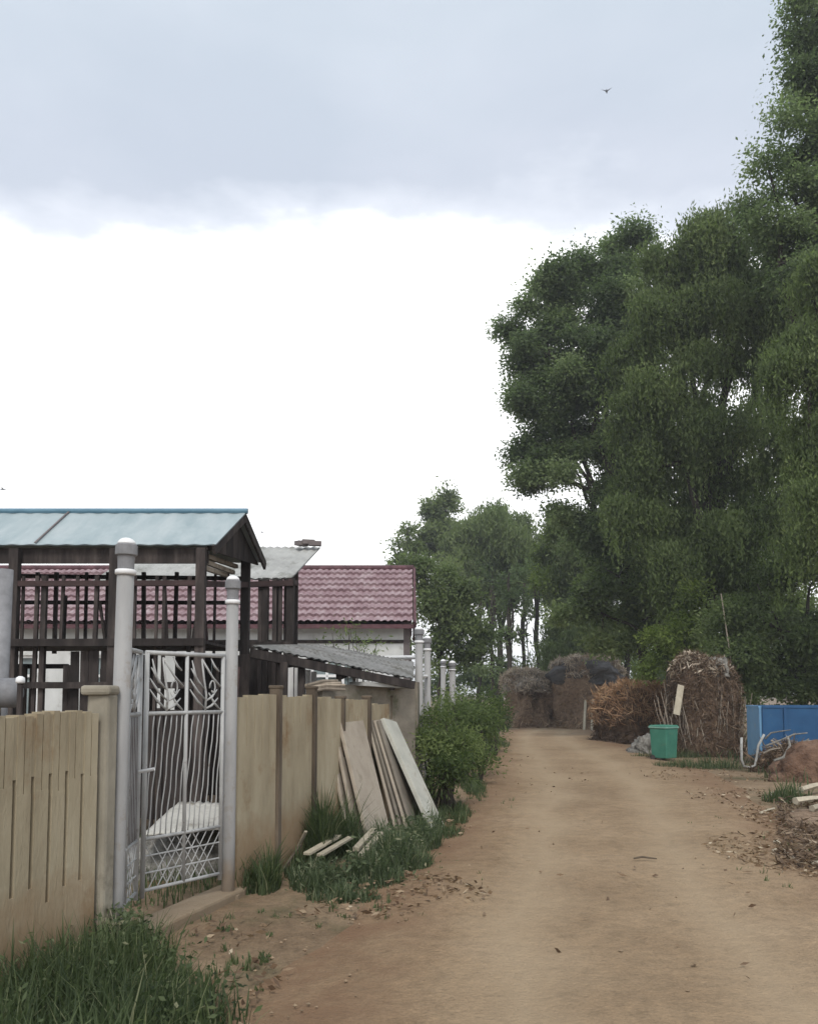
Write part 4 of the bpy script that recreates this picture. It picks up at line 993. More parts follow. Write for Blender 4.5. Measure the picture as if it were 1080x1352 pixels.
# --- shrubs on the left side of the road
gS = 'roadside shrubs by the left fence'
def shrub(label, lobes, mat, Y, x, r=.03, **k):
    b = at(x, 960, Y); t = thing('shrub', label, 'shrub', (b.x, Y, gz(b.x, Y)), gS)
    c = foliage('foliage', lobes, mat, t, **k)
    m = MB(); base = Vector((b.x, Y, gz(b.x, Y)-.05))
    for i in RNG.choice(len(c), min(26, len(c)), replace=False):
        e_ = Vector(c[i]); m.tube(curve_pts(base+Vector((random.uniform(-.25, .25), random.uniform(-.25, .25), 0)), e_, 5, .12, .04), [r*.7, r*.6, r*.5, r*.4, r*.3, r*.15], 5, cap=False)
    m.build('stems', M['bark'], t)
    return t
shrub('nearest feathery shrub beside the leaning slabs', [lobe(575, 985, 40, 45, 11.6), lobe(590, 1030, 36, 36, 11.2), lobe(560, 950, 26, 34, 12), lobe(600, 985, 26, 40, 11.8), lobe(572, 1055, 40, 24, 10.9)], G_SHRUB, 11.5, 580, dens=130, per=70, spread=.17, leaf=(.085, .020), gap=.7, seed=50)
shrub('taller mid green shrub standing behind the nearest feathery one', [lobe(612, 955, 34, 34, 15.5), lobe(640, 972, 28, 30, 15.8), lobe(605, 995, 32, 34, 15), lobe(630, 940, 24, 24, 16), lobe(625, 1005, 34, 22, 14.6)], G_SHRUB, 15.5, 618, dens=85, per=65, spread=.21, leaf=(.10, .026), gap=.7, seed=51)
shrub('low dark shrub at the road edge where the road bends', [lobe(650, 975, 20, 20, 21), lobe(636, 960, 26, 30, 22), lobe(655, 985, 14, 12, 20.5)], G_WEED, 21.5, 645, dens=45, per=60, spread=.2, leaf=(.12, .035), gap=.5, seed=52)
shrub('loose shrub far back by the distant white post', [lobe(625, 930, 34, 22, 27), lobe(600, 938, 24, 22, 25), lobe(650, 940, 20, 20, 28)], G_SHRUB, 26.5, 625, dens=26, per=60, spread=.28, leaf=(.14, .04), gap=.5, seed=53)
shrub('sparse yellowish shrub growing over the shed roof', [lobe(455, 842, 26, 16, 12.6), lobe(480, 845, 24, 14, 12.8), lobe(440, 862, 16, 14, 12.5), lobe(480, 872, 22, 10, 12.5)], G_WILLOW, 12.6, 460, r=.02, dens=46, per=16, spread=.15, leaf=(.075, .022), gap=.3, seed=54)

# ------------------------------------------------------------------ grass and weeds
def blades(name, label, cat, bases, hts, widths, tints, mat, curl=.4, kind='stuff', parent=None, loc=None, lean=None):
    n = len(bases); az = RNG.random(n)*2*math.pi; cv = RNG.uniform(.1, 1, n)*curl
    d = np.stack([np.cos(az), np.sin(az), np.zeros(n)], 1)
    if lean is not None: d = d*.7+np.array(lean)[None]*1.0
    s = np.stack([-d[:, 1], d[:, 0], np.zeros(n)], 1); s /= np.maximum(np.linalg.norm(s, axis=1, keepdims=True), 1e-6)
    H = hts[:, None]; W = widths[:, None]; up = np.array([[0, 0, 1.0]])
    def c(t): return bases+up*H*(t-.18*cv[:, None]*t*t)+d*H*cv[:, None]*t*t
    p0, p1, p2, p3 = c(0), c(.38), c(.72), c(1.0)
    q1 = np.stack([p0-s*W*.4, p0+s*W*.4, p1+s*W*.5, p1-s*W*.5], 1)
    q2 = np.stack([p1-s*W*.5, p1+s*W*.5, p2+s*W*.36, p2-s*W*.36], 1)
    q3 = np.stack([p2-s*W*.36, p2+s*W*.36, p3+s*W*.03, p3-s*W*.03], 1)
    tints = np.where(RNG.random(n) < .07, RNG.uniform(.9, 1.0, n), np.minimum(tints, .88))
    V = np.concatenate([q1, q2, q3]); T = np.concatenate([tints]*3)
    o = quads_object(name, V, np.clip(T, 0, 1), mat, parent, loc)
    if not parent: tag(o, label, cat, kind=kind)
    return o
def scatter(n, fx, fy, dens=None):
    P = np.stack([fx(n), fy(n)], 1)
    return P
def with_z(P): return np.array([(x, y, gz(x, y)-.01) for x, y in P])
# foreground weeds at the bottom left, in clumps
cl = []
while len(cl) < 150:
    y = random.uniform(2.9, 5.2); xr_ = np.interp(y, [2.9, 4.0, 4.6, 5.2], [-.75, -.92, -1.15, -1.6]); x = random.uniform(fenceX(y)+.05, xr_)
    cl.append((x, y, random.uniform(.55, 1.25), random.gauss(.45, .16)))
B, Hh, Ww, Tt = [], [], [], []
for x, y, s, tn in cl:
    edge = np.interp(y, [2.9, 4.0, 4.6, 5.2], [-.75, -.92, -1.15, -1.6])-x
    hs = s*(.45+.55*min(1, edge/.35))
    for _ in range(95):
        B.append((x+random.gauss(0, .09), y+random.gauss(0, .09))); Hh.append(hs*random.uniform(.16, .44)); Ww.append(random.uniform(.005, .013)); Tt.append(tn+random.gauss(0, .15))
blades('weeds', 'dark green tall weeds at the foot of the left fence', 'weeds', with_z(B), np.array(Hh), np.array(Ww), np.array(Tt), G_WEED, .75)
# broad leaves among them
P = []; T = []
for x, y, s, tn in cl:
    for _ in range(26):
        P.append((x+random.gauss(0, .10), y+random.gauss(0, .10), gz(x, y)+s*random.uniform(.04, .34))); T.append(tn+random.gauss(.08, .18))
P = np.array(P); D = RNG.normal(size=(len(P), 3)); D[:, 2] = np.abs(D[:, 2])*.4+.1
o = quads_object('weed_leaves', leaf_quads(P, D, RNG.uniform(.025, .06, len(P)), RNG.uniform(.010, .022, len(P))), np.clip(np.array(T), 0, 1), G_WEED)
tag(o, 'broad weed leaves among the foreground grass', 'weeds', kind='stuff')
# small pale flower heads
# bluish weeds round the leaning slabs and at the gate post
B, Hh, Ww, Tt = [], [], [], []
def patch(n, xa, ya, rx, ry, h, tn=.5, sd=.15):
    for _ in range(n):
        a_ = random.random()*6.283; q = math.sqrt(random.random()); x = xa+math.cos(a_)*rx*q; y = ya+math.sin(a_)*ry*q
        B.append((x, y)); Hh.append(h*random.uniform(.35, 1.15)*(1.15-q*.6)*max(.25, 1+1.1*mnoise.noise(Vector((x*4.5, y*4.5, 2))))); Ww.append(random.uniform(.006, .014)); Tt.append(tn+random.gauss(0, sd))
for (x, y, rx, ry, h, n) in ((430, 1165, .30, .3, .20, 900), (480, 1160, .35, .35, .24, 1300), (525, 1140, .32, .4, .36, 1700), (550, 1115, .26, .35, .34, 1200), (500, 1125, .3, .3, .32, 1100), (560, 1090, .22, .4, .30, 800), (405, 1150, .2, .3, .16, 500), (455, 1182, .3, .14, .12, 500)):
    p = gp(x, y); patch(n, p.x, p.y, rx, ry, h)
blades('bluish_weeds', 'bluish green weeds round the leaning slabs', 'weeds', with_z(B), np.array(Hh), np.array(Ww), np.array(Tt), G_BLUEWEED, .8)
B, Hh, Ww, Tt = [], [], [], []
for (x, y, rx, ry, h, n) in ((330, 1165, .16, .3, .30, 700), (350, 1150, .12, .4, .2, 300), (425, 1085, .16, .35, .42, 900), (415, 1110, .12, .2, .3, 400), (600, 1075, .22, .8, .22, 900), (590, 1100, .2, .4, .16, 500), (625, 1040, .2, 1.2, .25, 700), (880, 1000, .9, .3, .22, 900), (925, 1012, 1.0, .5, .25, 1200), (1040, 1060, .35, .35, .3, 500), (655, 985, .4, 1.5, .3, 700)):
    p = gp(x, y); patch(n, p.x, p.y, rx, ry, h, .5)
for (x, y, rx, ry, h, n) in ((330, 1215, .5, .5, .07, 160), (300, 1280, .35, .5, .10, 260), (590, 1150, .4, .6, .07, 220), (480, 1200, .6, .35, .07, 260), (640, 1060, .4, 1.5, .10, 260), (1000, 1100, .7, 1.5, .09, 260), (1060, 1170, .5, .8, .10, 220)):
    p = gp(x, y)
    for k in range(n//12):
        a_ = random.random()*6.283; q = math.sqrt(random.random()); patch(12, p.x+math.cos(a_)*rx*q, p.y+math.sin(a_)*ry*q, .035, .035, h*random.uniform(.5, 1.5), .65, .2)
for _ in range(3500):     # thin yard grass behind the gate and fences
    y = random.uniform(6.4, 9.5); x = random.uniform(-4.2, fenceX(y)-.25); B.append((x, y)); Hh.append(random.uniform(.04, .22)); Ww.append(random.uniform(.006, .012)); Tt.append(random.gauss(.55, .2))
for _ in range(5000):     # grass below the shrubs and trees on both sides
    y = random.uniform(12, 40); l, r_ = road_edges(min(y, 38)); x = l-random.random()**2*2.5-.3 if random.random() < .4 else r_+random.random()*5+.8
    B.append((x, y)); Hh.append(random.uniform(.08, .35)); Ww.append(random.uniform(.012, .03)); Tt.append(random.gauss(.4, .2))
patch(1500, -.84, 8.25, .15, .35, .55, .42); patch(500, -.62, 8.5, .12, .3, .42, .45); patch(700, -1.16, 7.05, .10, .28, .36, .5); patch(300, -1.0, 7.6, .06, .35, .22, .5)
blades('grass', 'green grass tufts along the road and fences', 'grass', with_z(B), np.array(Hh), np.array(Ww), np.array(Tt), G_WEED, .7)
# broad leaves and seed heads among the bluish weeds
P, T = [], []
for (x, y, rx, ry, h, n) in ((480, 1160, .4, .35, .2, 260), (525, 1140, .34, .4, .30, 420), (550, 1115, .26, .35, .30, 260), (430, 1165, .3, .3, .16, 180), (430, 1090, .2, .35, .40, 260)):
    c_ = gp(x, y)
    for _ in range(n):
        P.append((c_.x+random.gauss(0, rx*.5), c_.y+random.gauss(0, ry*.5), gz(c_.x, c_.y)+h*random.uniform(.1, 1.1))); T.append(random.gauss(.6, .25))
P = np.array(P); D = RNG.normal(size=(len(P), 3)); D[:, 2] = np.abs(D[:, 2])*.6
o = quads_object('weed_leaves', leaf_quads(P, D, RNG.uniform(.03, .08, len(P)), RNG.uniform(.012, .03, len(P))), np.clip(np.array(T), 0, 1), G_BLUEWEED)
tag(o, 'leafy weeds with pale tips round the leaning slabs', 'weeds', kind='stuff')
# pale plant at the foot of the left gate post
pt = gp(165, 1222); pt = Vector((-1.70, 5.05, 0))
pl = thing('plant', 'pale yellowish leafy plant at the foot of the tall gate post', 'plant', (pt.x, pt.y, gz(pt.x, pt.y)))
P = np.array([(pt.x+random.gauss(0, .07), pt.y+random.gauss(0, .08), gz(pt.x, pt.y)+random.uniform(.05, .36)) for _ in range(420)])
D = RNG.normal(size=(len(P), 3)); D[:, 2] += .4
quads_object('foliage', leaf_quads(P, D, RNG.uniform(.03, .07, len(P)), RNG.uniform(.014, .03, len(P))), np.clip(RNG.normal(.75, .2, len(P)), 0, 1), G_BLUEWEED, pl)
m = MB()
for _ in range(12): m.tube([(pt.x+random.gauss(0, .02), pt.y+random.gauss(0, .02), -.03), (pt.x+random.gauss(0, .06), pt.y+random.gauss(0, .06), random.uniform(.2, .36))], [.005, .002], 5)
m.build('stems', M['paleboard'], pl)

# ------------------------------------------------------------------ litter and twigs on the ground
P, T = [], []
def lit(n, x, y, rx, ry, tn=.5):
    c_ = gp(x, y)
    for _ in range(n):
        a_ = random.random()*6.283; q = math.sqrt(random.random())
        X, Yy = c_.x+math.cos(a_)*rx*q, c_.y+math.sin(a_)*ry*q
        P.append((X, Yy, gz(X, Yy)+random.uniform(.036, .06))); T.append(random.gauss(tn, .28))
lit(170, 540, 1170, .5, .5, .45); lit(80, 470, 1200, .5, .25, .42); lit(60, 600, 1180, .3, .4, .4); lit(70, 590, 1090, .3, .8, .5); lit(50, 330, 1290, .22, .4, .25); lit(40, 300, 1230, .3, .4, .3)
lit(900, 1065, 1130, .9, 1.2, .55); lit(500, 1060, 1090, .6, 1.2, .5); lit(350, 1000, 1060, .9, 1.6, .4); lit(200, 930, 1025, 1.2, 1.6, .4); lit(40, 800, 1150, 1.8, 3, .3); lit(70, 700, 1020, 1.3, 4, .4)
P = np.array(P); D = RNG.normal(size=(len(P), 3)); D[:, 2] *= .22
o = quads_object('dry_leaf_litter', leaf_quads(P, D, RNG.uniform(.03, .10, len(P)), RNG.uniform(.012, .035, len(P))), np.clip(np.array(T), 0, 1), G_DRYLEAF)
tag(o, 'dry leaves and chips scattered along the road edges', 'leaf litter', kind='stuff')
# clods and pebbles
m = MB()
for _ in range(420):
    y = 3.5+random.random()**1.6*22; l, r_ = road_edges(y); u = random.random(); u = u*.2-.06 if random.random() < .45 else (1-u*.2+.05 if random.random() < .75 else random.random())
    x = l+(r_-l)*u; s = random.uniform(.006, .018); z = gz(x, y)+.034+s*.2
    vs = [Vector((x, y, z))+Vector((a_*s*random.uniform(.7, 1.3), b_*s*random.uniform(.7, 1.3), c_*s*.7)) for a_, b_, c_ in ((1, 0, 0), (-1, 0, 0), (0, 1, 0), (0, -1, 0), (0, 0, 1), (0, 0, -1))]
    m.add(vs, [(0, 2, 4), (2, 1, 4), (1, 3, 4), (3, 0, 4), (2, 0, 5), (1, 2, 5), (3, 1, 5), (0, 3, 5)], random.random())
tag(m.build('pebbles', M['pebble'], None), 'pebbles and clods along the dirt road', 'pebbles', kind='stuff')
# the one dark stick on the road
p = gp(851, 1134, .05); m = MB(); m.tube([p+Vector((-.10, 0, .0)), p+Vector((-.02, .01, .012)), p+Vector((.11, -.01, .0))], [.008, .011, .006], 7)
tag(m.build('stick', M['post_dark'], None, p), 'short dark stick lying alone in the middle of the road', 'stick')

# ------------------------------------------------------------------ hay stacks, brush pile, stalk stack
def fuzz(name, parent, vs, mat, n, L, W, down=.0, up=.0, sp=.05, tmean=.5, zmin=None, zmax=None, wind=None):
    V0 = np.array(vs)
    if zmin is not None: V0 = V0[V0[:, 2] > zmin]
    if zmax is not None: V0 = V0[V0[:, 2] < zmax]
    i = RNG.integers(0, len(V0), n); P = V0[i]+RNG.normal(0, sp, (n, 3)); c_ = np.array(V0).mean(0)
    D = RNG.normal(0, .7, (n, 3))+(P-c_)*.25; D[:, 2] += up-down
    if wind is not None: D += np.array(wind)
    P[:, 2] = np.maximum(P[:, 2], .04)
    T = np.clip(RNG.normal(tmean, .22, n)+np.array([.25*mnoise.noise(Vector(p)*1.6) for p in P]), 0, 1)
    quads_object(name, leaf_quads(P, D, RNG.uniform(.6, 1.4, n)*L, RNG.uniform(.6, 1.4, n)*W), T, mat, parent)
def hay_stack(label, x0, x1, ytop, Y, depth, seed, cover=False):
    a_, b_ = at(x0, 900, Y), at(x1, 900, Y); c_ = Vector(((a_.x+b_.x)/2, Y+depth*.5, 0)); rx = (b_.x-a_.x)/2; h = at(0, ytop, Y).z
    t = thing('hay_stack', label, 'hay stack', (c_.x, c_.y, 0), 'hay stacks at the bend')
    m, vs = heap('', '', '', (c_.x, c_.y, 0), rx*.97, depth*.60, h*.9, None, seed=seed, rough=.34, shape=.42, build=False)
    m.build('body', M['hay'], t, smooth=True)
    fuzz('loose_straw', t, vs, G_STRAW, 5200, .30, .03, down=.6, sp=.06, tmean=.42)
    if cover:                        # dark sheet slung round the shoulders of the stack, below the straw cap
        m, v3 = heap('', '', '', (c_.x, c_.y, h*.66), rx*1.03, depth*.66, h*.30, None, seed=seed+9, rough=.28, shape=.22, build=False)
        m.build('cover_sheet', M['darkcover'], t, smooth=True)
    # grey straw cap on top
    m, v2 = heap('', '', '', (c_.x, c_.y, h*(.80 if cover else .66)), rx*(.95 if cover else 1.0), depth*(.6 if cover else .64), h*(.22 if cover else .36), None, seed=seed+4, rough=.30, shape=.44, build=False)
    m.build('thatch', M['thatch'], t, smooth=True)
    fuzz('fallen_straw', t, [v for v in vs if v[2] < .25], G_STRAW, 1500, .34, .03, down=.2, sp=.22, tmean=.5)
    fuzz('thatch_straw', t, v2, G_GREYSTRAW, 4200, .36, .035, down=.3, sp=.05, tmean=.52)
    return t
hay_stack('left hay stack at the road bend, the lower one half behind the shrub', 668, 738, 886, 38.8, 3.4, 3)
hay_stack('right hay stack at the road bend, the taller one with two pale props', 737, 834, 870, 37.2, 3.6, 8, True)
for k, (x, lb) in enumerate(((771, 'left pale pole propping the right hay stack'), (781, 'right pale pole propping the right hay stack'))):
    a_ = at(x, 960, 35.5); b_ = at(x+2, 925, 36.5); m = MB(); m.tube([Vector((a_.x, 35.5, 0)), b_], .055, 8, t=.8)
    tag(m.build('prop_pole', M['paleboard'], None, (a_.x, 35.5, 0)), lb, 'pole', 'poles propping the hay stack')
# rusty brush pile
bc = at(845, 980, 27.6); br = thing('brush_pile', 'rusty orange pile of dry brush beside the green bin', 'brush pile', (bc.x, 27.6, 0))
m, vs = heap('', '', '', (bc.x, 27.6, 0), 1.42, 1.25, 1.74, None, seed=12, rough=.22, shape=.42, build=False)
m.build('body', M['darkhay'], br, smooth=True)
fuzz('dry_sprays', br, vs, G_ORANGE, 9000, .34, .03, up=.55, sp=.09, tmean=.5, zmin=.55, wind=(-.35, 0, .1))
fuzz('twigs', br, vs, G_BROWN, 3500, .34, .025, sp=.07, tmean=.25, zmax=.9)
# big brown stalk stack
sc_ = at(934, 1010, 21.7); ss = thing('stalk_stack', 'tall brown stack of dry stalks and branches behind the green bin', 'stalk stack', (sc_.x, 21.7, 0))
m, vs = heap('', '', '', (sc_.x-.02, 21.8, 0), .84, .9, 2.46, None, seed=21, rough=.16, shape=.30, build=False)
m.build('body', M['darkhay'], ss, smooth=True)
fuzz('dry_leaves', ss, vs, G_BROWN, 9500, .30, .024, down=.7, sp=.06, tmean=.45)
fuzz('straw_top', ss, vs, G_GREYSTRAW, 1500, .22, .04, down=.2, sp=.05, tmean=.8, zmin=2.05)
m = MB()
for k in range(90):
    a_ = RNG.random()*6.28; rr = RNG.uniform(.85, 1.05)
    p0 = Vector((sc_.x+math.cos(a_)*.90*rr, 21.8+math.sin(a_)*.92*rr, random.uniform(0, .5))); p1 = p0+Vector((random.uniform(-.35, .35), random.uniform(-.15, .25), random.uniform(.6, 1.5)))
    p1.z = min(p1.z, 2.5)
    m.tube(curve_pts(p0, p1, 3, 0, .05), [.014, .013, .011, .008], 5, t=random.random())
m.build('stalks', M['palewood'], ss)
b0, b1 = at(893, 944, 20.75), at(899, 905, 20.95)
m = MB(); m.beam(b0, b1, .16, .03, (0, -1, 0)); tag(m.build('board', M['paleboard'], None, b0), 'pale board leaning on the left side of the stalk stack', 'board')
# grey rag on the stack and the white leaning pole
m = MB(); n = 10; vs = []
for j in range(n+1):
    for i in range(n+1):
        u, v = i/n, j/n; p = at(942+22*u, 868+26*v, 21.2-.1*u)
        vs.append(p+Vector((.05*mnoise.noise(Vector((u*4, v*4, 2))), .25*(1-v)+.08*mnoise.noise(Vector((u*3, v*3, 7))), .05*mnoise.noise(Vector((u*5, v*2, 4))))))
m.add(vs, [(j*(n+1)+i, j*(n+1)+i+1, (j+1)*(n+1)+i+1, (j+1)*(n+1)+i) for j in range(n) for i in range(n)])
o = m.build('rag', M['grit'], None, at(950, 880, 21.2), smooth=True); q = o.modifiers.new('s', 'SOLIDIFY'); q.thickness = .015
tag(o, 'grey rag hanging over the top of the stalk stack', 'rag')
m = MB(); a_, b_ = at(968, 893, 22.3), at(952, 784, 22.5); low = a_+(a_-b_)*.95
m.tube([Vector((low.x, low.y, low.z)), a_, b_], [.026, .022, .014], 8)
tag(m.build('pole', M['palewood'], None, low, smooth=True), 'thin whitish pole leaning up out of the stalk stack', 'pole')

# ------------------------------------------------------------------ green bin
bY = 20.0; bX = at(877, 1000, bY).x
bn_ = thing('waste_bin', 'green plastic waste bin with a pale rim on the road side', 'bin', (bX, bY, gz(bX, bY)))
rotb = Matrix.Rotation(R(38), 3, 'Z')
def ring(sx, sy, z): return [rotb @ Vector((x*sx/2, y*sy/2, 0))+Vector((bX, bY, z+gz(bX, bY))) for x, y in ((-1, -1), (1, -1), (1, 1), (-1, 1))]
m = MB(); b0, b1 = ring(.41, .41, .06), ring(.47, .47, .76)
m.hexa(b0, b1); m.build('body', M['greenplastic'], bn_, bevel=.02)
m = MB(); m.hexa(ring(.50, .50, .76), ring(.52, .52, .80)); m.build('rim', M['greenrim'], bn_, bevel=.01)
m = MB(); l0, l1 = ring(.51, .51, .802), ring(.46, .46, .84); m.hexa(l0, l1); m.build('lid', M['greenplastic'], bn_, bevel=.015)
for sx in (-1, 1):
    c_ = rotb @ Vector((sx*.19, .17, 0))+Vector((bX, bY, .07)); ax = rotb @ Vector((1, 0, 0)); m = MB(); m.tube([c_-ax*.025, c_+ax*.025], .07, 14); m.build('wheel', M['darkwood'], bn_)
hb = gp(848, 992); heap('rubble_heap', 'small grey rubble heap left of the green bin', 'rubble', (hb.x, 22.3), .5, .5, .42, M['grit'], seed=33, rough=.75, shape=.9, n=34)

# ------------------------------------------------------------------ blue steel box, pipe frame, junk
bx = thing('steel_box', 'open blue steel box body standing under the trees at the right edge', 'steel box', (9.5, 19, 0))
k0 = at(1006, 935, 18.2); zt_ = k0.z; zb_ = .18
A, B_, C_, D_ = Vector((k0.x, 18.2, 0)), Vector((k0.x+4.6, 17.6, 0)), Vector((k0.x+4.8, 19.3, 0)), Vector((at(987, 935, 19.6).x, 19.6, 0))
def wall(a, b, mat, name, thick=.05, ribs=0):
    m = MB(); m.beam(Vector((a.x, a.y, (zt_+zb_)/2)), Vector((b.x, b.y, (zt_+zb_)/2)), thick, zt_-zb_); o = m.build(name, M[mat], bx, bevel=.008)
    m = MB(); m.beam(Vector((a.x, a.y, zt_+.02)), Vector((b.x, b.y, zt_+.02)), thick+.03, .045)
    n = ribs
    for i in range(n):
        p = a.lerp(b, (i+.5)/n); dd = (b-a).normalized(); nn = Vector((dd.y, -dd.x, 0)); q = p+nn*(thick/2+.018)
        m.box((q.x, q.y, (zt_+zb_)/2), (.07, .036, zt_-zb_-.02), Matrix.Rotation(math.atan2(dd.y, dd.x), 3, 'Z'))
    m.build('frame', M[mat], o, bevel=.004)
wall(A, B_, 'bluemetal', 'front_side', ribs=5); wall(D_, A+Vector((-.02, .04, 0)), 'bluepale', 'end_panel'); wall(B_, C_, 'bluemetal', 'end_panel'); wall(C_, D_, 'bluemetal', 'back_side')
m = MB(); m.hexa([Vector((p.x, p.y, zb_-.05)) for p in (A, B_, C_, D_)], [Vector((p.x, p.y, zb_+.02)) for p in (A, B_, C_, D_)]); m.build('floor', M['bluemetal'], bx)
m = MB()
for p in (A.lerp(C_, .06), B_.lerp(D_, .06), C_.lerp(A, .06), D_.lerp(B_, .06)): m.box((p.x, p.y, .05), (.2, .2, .22))
m.build('feet', M['darkwood'], bx)
# white U-shaped pipe frame
m = MB(); y_ = 17.3
q = [at(979, 974, y_), at(979, 1003, y_), at(982, 1012, y_), at(990, 1014, y_), at(997, 1011, y_), at(999, 1000, y_), at(1001, 985, y_), at(1009, 970, y_)]
m.tube(q, .026, 8); tag(m.build('bent_pipe', M['asbestos'], None, q[3], smooth=True), 'dirty white U shaped pipe standing before the blue box', 'pipe')
# tangle of pale branches in front of the blue box
gB = 'pale branches piled before the blue box'
labels = ['curved whitish branch bending round the right side of the branch pile', 'long pale branch lying along the top of the branch pile', 'short straight branch low at the left of the branch pile', 'forked looking branch in the middle of the branch pile', 'pinkish branch pointing up right toward the blue box', 'thin branch slanting from the pile down to the dirt mound', 'thick short branch under the curved whitish one', 'grey branch lowest in the branch pile', 'twisted branch standing out above the branch pile']
def branch(label, pts, r, mat, group, name='branch', cat='branch'):
    split = name != 'branch'
    m = MB(); m.tube(pts, [r*(1-(.15 if split else .5)*i/(len(pts)-1))*random.uniform(.85, 1.15) for i in range(len(pts))], 5 if split else 7, t=random.random())
    return tag(m.build(name, M[mat], None, pts[0], smooth=not split, bevel=.004 if split else 0), label, cat, group)
bps = [[(1022, 1005), (1035, 1000), (1043, 985), (1040, 972)], [(1012, 985), (1030, 978), (1048, 970), (1066, 968)], [(1008, 995), (1018, 990), (1030, 988)], [(1018, 978), (1030, 984), (1036, 996)], [(1046, 994), (1056, 984), (1068, 976)], [(1030, 1000), (1044, 1006), (1058, 1012)], [(1025, 998), (1034, 994), (1044, 990)], [(1004, 1004), (1022, 1003), (1040, 1006)], [(1010, 976), (1018, 968), (1030, 966), (1044, 964)]]
for k, (lb, q) in enumerate(zip(labels, bps)): branch(lb, [at(x, y, 16.6+.12*k) for x, y in q], .034 if k in (0, 4) else .022, 'grit' if k in (0, 1, 4, 8) else 'palewood', gB)
bh = thing('brush_heap', 'dark low heap of twigs under the pale branches', 'brush heap', (at(1040, 1000, 17.3).x, 17.3, 0))
m, vs = heap('', '', '', (at(1040, 1000, 17.3).x, 17.3), .62, .35, .42, None, seed=44, rough=.4, shape=.8, build=False)
m.build('body', M['hay'], bh); fuzz('twigs', bh, vs, G_BROWN, 1500, .34, .022, sp=.07, tmean=.45)
tg = thing('brush_heap', 'tangled heap of grey and brown branches in front of the blue steel box', 'brush heap', (at(1032, 1000, 17.9).x, 17.6, 0))
m = MB()
for k in range(70):
    p0 = Vector((at(random.uniform(1008, 1078), 1000, 17.5).x, random.uniform(17.15, 17.75), random.uniform(.02, .35))); a_ = random.uniform(0, 6.28); L_ = random.uniform(.3, .9)
    p1 = p0+Vector((math.cos(a_)*L_, math.sin(a_)*.15, random.uniform(-.1, .45))); p1.z = max(.03, min(.95, p1.z)); p1.x = max(p1.x, at(1005, 1000, 17.4).x); p1.y = min(p1.y, 17.75)
    m.tube(curve_pts(p0, p1, 3, random.uniform(-.05, .12), .06), [.018, .016, .012, .006], 5, t=random.random())
m.build('branches', M['palewood'], tg)
dm = at(1072, 1040, 15.2); heap('dirt_mound', 'reddish brown dirt mound at the right road edge', 'dirt mound', (dm.x+.45, 15.4), 1.10, .85, .72, M['soil'], seed=41, rough=.34, shape=1.3, n=40)
# broken wood at the right edge, nearer
gW = 'split wood at the right road edge'
wl = [('pale split log on top of the wood pile by the grass tuft', [(1058, 1043), (1086, 1036)], .16), ('second pale log from the top of the wood pile', [(1050, 1058), (1092, 1054)], .14), ('whitish log end in the middle of the wood pile', [(1072, 1068), (1100, 1062)], .18), ('dark weathered stick below the whitish log end', [(1046, 1072), (1080, 1080)], .05), ('light chip of wood nearest the packed road', [(1022, 1112), (1030, 1114)], .02), ('pale chip of wood left of the litter', [(1020, 1124), (1029, 1123)], .02), ('long thin stick crossing the litter', [(1030, 1120), (1056, 1142)], .02), ('whitish stick at the right edge of the litter', [(1070, 1140), (1095, 1141)], .03), ('small upright peg beside the grass tuft', [(1016, 1052), (1021, 1046)], .05), ('short pale stick left of the wood pile', [(1004, 1074), (1022, 1068)], .04)]
for lb, q, z in wl:
    pts = [gp(x, y, z) for x, y in q]; pts = [pts[0], pts[0].lerp(pts[1], .5)+Vector((0, 0, .01)), pts[1]]
    branch(lb, pts, .05 if z > .1 else .018, 'paleboard' if 'pale' in lb or 'whitish' in lb or 'light' in lb else 'palewood', gW, 'wood_stick', 'wood')
heap('brush_heap', 'low brown heap of chips and bark under the split wood', 'brush heap', (gp(1085, 1095).x+.35, gp(1085, 1095).y), .75, 1.3, .20, M['hay'], seed=46, rough=.35, shape=.9)
P = []; T = []
for _ in range(1500):
    c_ = gp(random.uniform(1025, 1130), random.uniform(1062, 1150)); P.append((c_.x, c_.y, gz(c_.x, c_.y)+random.uniform(.03, .14))); T.append(random.gauss(.45, .3))
P = np.array(P); D = RNG.normal(size=(len(P), 3)); D[:, 2] *= .5
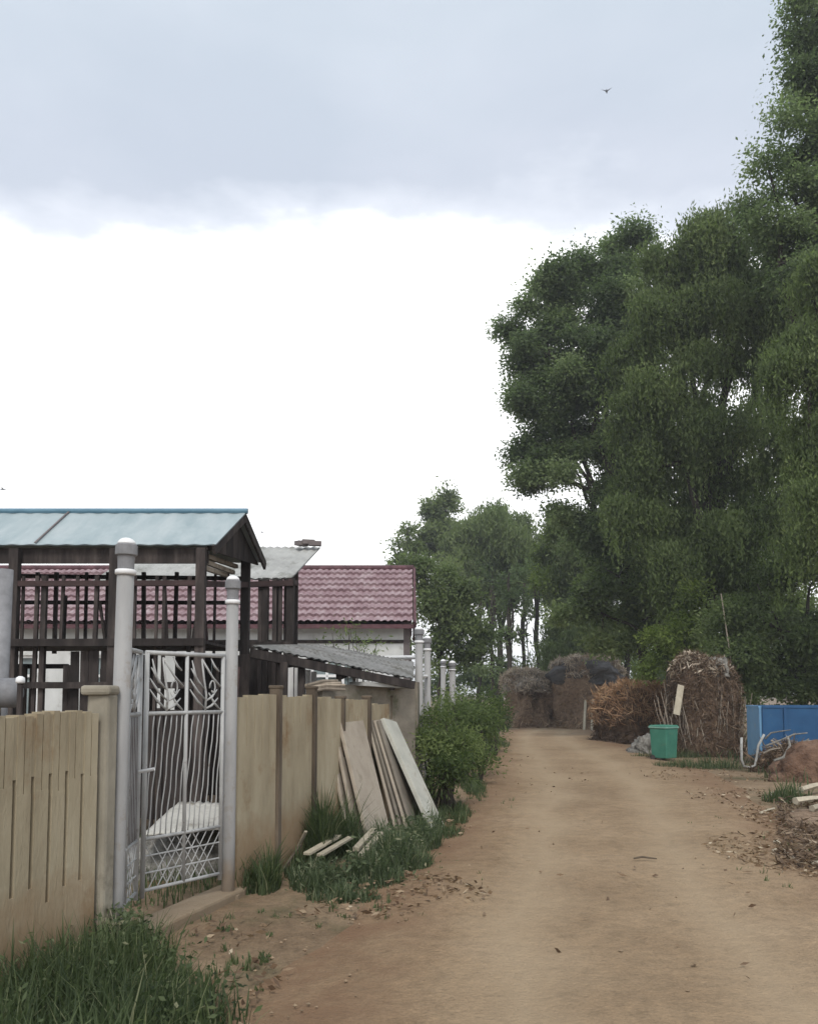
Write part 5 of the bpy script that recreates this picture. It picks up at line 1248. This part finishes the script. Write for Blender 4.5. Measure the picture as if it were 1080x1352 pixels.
o = quads_object('wood_chips', leaf_quads(P, D, RNG.uniform(.05, .16, len(P)), RNG.uniform(.012, .03, len(P))), np.clip(np.array(T), 0, 1), G_BROWN); tag(o, 'brown bark and chips littering the right road edge', 'wood chips', kind='stuff')

# ------------------------------------------------------------------ birds
def bird(label, c, span, yaw):
    m = MB(); rot = Matrix.Rotation(yaw, 3, 'Z'); s = span
    def q(x, y, z): return Vector(c)+rot @ Vector((x*s, y*s, z*s))
    prof = [(-.45, .01), (-.32, .05), (-.1, .10), (.1, .095), (.22, .06), (.3, .055), (.36, .035), (.42, .006)]
    m.tube([q(x, 0, .02*math.sin(x*3)) for x, r_ in prof], [r_*s for x, r_ in prof], 8)
    for sg in (1, -1):
        m.hexa([q(.10, sg*.05, 0), q(.02, sg*.30, .16), q(-.10, sg*.30, .15), q(-.14, sg*.05, 0)], [q(.10, sg*.05, .015), q(.02, sg*.30, .172), q(-.10, sg*.30, .162), q(-.14, sg*.05, .015)])
        m.hexa([q(.02, sg*.30, .16), q(-.18, sg*.62, .20), q(-.22, sg*.62, .20), q(-.10, sg*.30, .15)], [q(.02, sg*.30, .172), q(-.18, sg*.62, .206), q(-.22, sg*.62, .206), q(-.10, sg*.30, .162)])
    return tag(m.build('bird', M['birdm'], None, c), label, 'bird', 'distant birds')
bird('tiny grey bird high in the sky above the trees', at(801, 120, 40), .42, R(75))
bird('tiny bird low in the white sky over the blue crib roof, at the left edge', at(4, 646, 45), .40, R(10))
bird('tiny bird just right of the blue crib gable peak', at(346, 703, 50), .26, R(170))

# ------------------------------------------------------------------ thin haze volume added to lift the dark tones of the trees
hm_ = bpy.data.materials.new('lift_haze'); hm_.use_nodes = True; t_ = hm_.node_tree; t_.nodes.clear()
ho = t_.nodes.new('ShaderNodeOutputMaterial'); hv = t_.nodes.new('ShaderNodeVolumePrincipled')
hv.inputs['Color'].default_value = (.92, .95, 1, 1); hv.inputs['Density'].default_value = .0013; hv.inputs['Anisotropy'].default_value = .2
t_.links.new(hv.outputs[0], ho.inputs['Volume'])
m = MB(); m.box((0, 100, 16), (2000, 2300, 38)); tag(m.build('haze', hm_, None), 'thin pale haze added to lift the dark foliage', 'haze', kind='stuff')
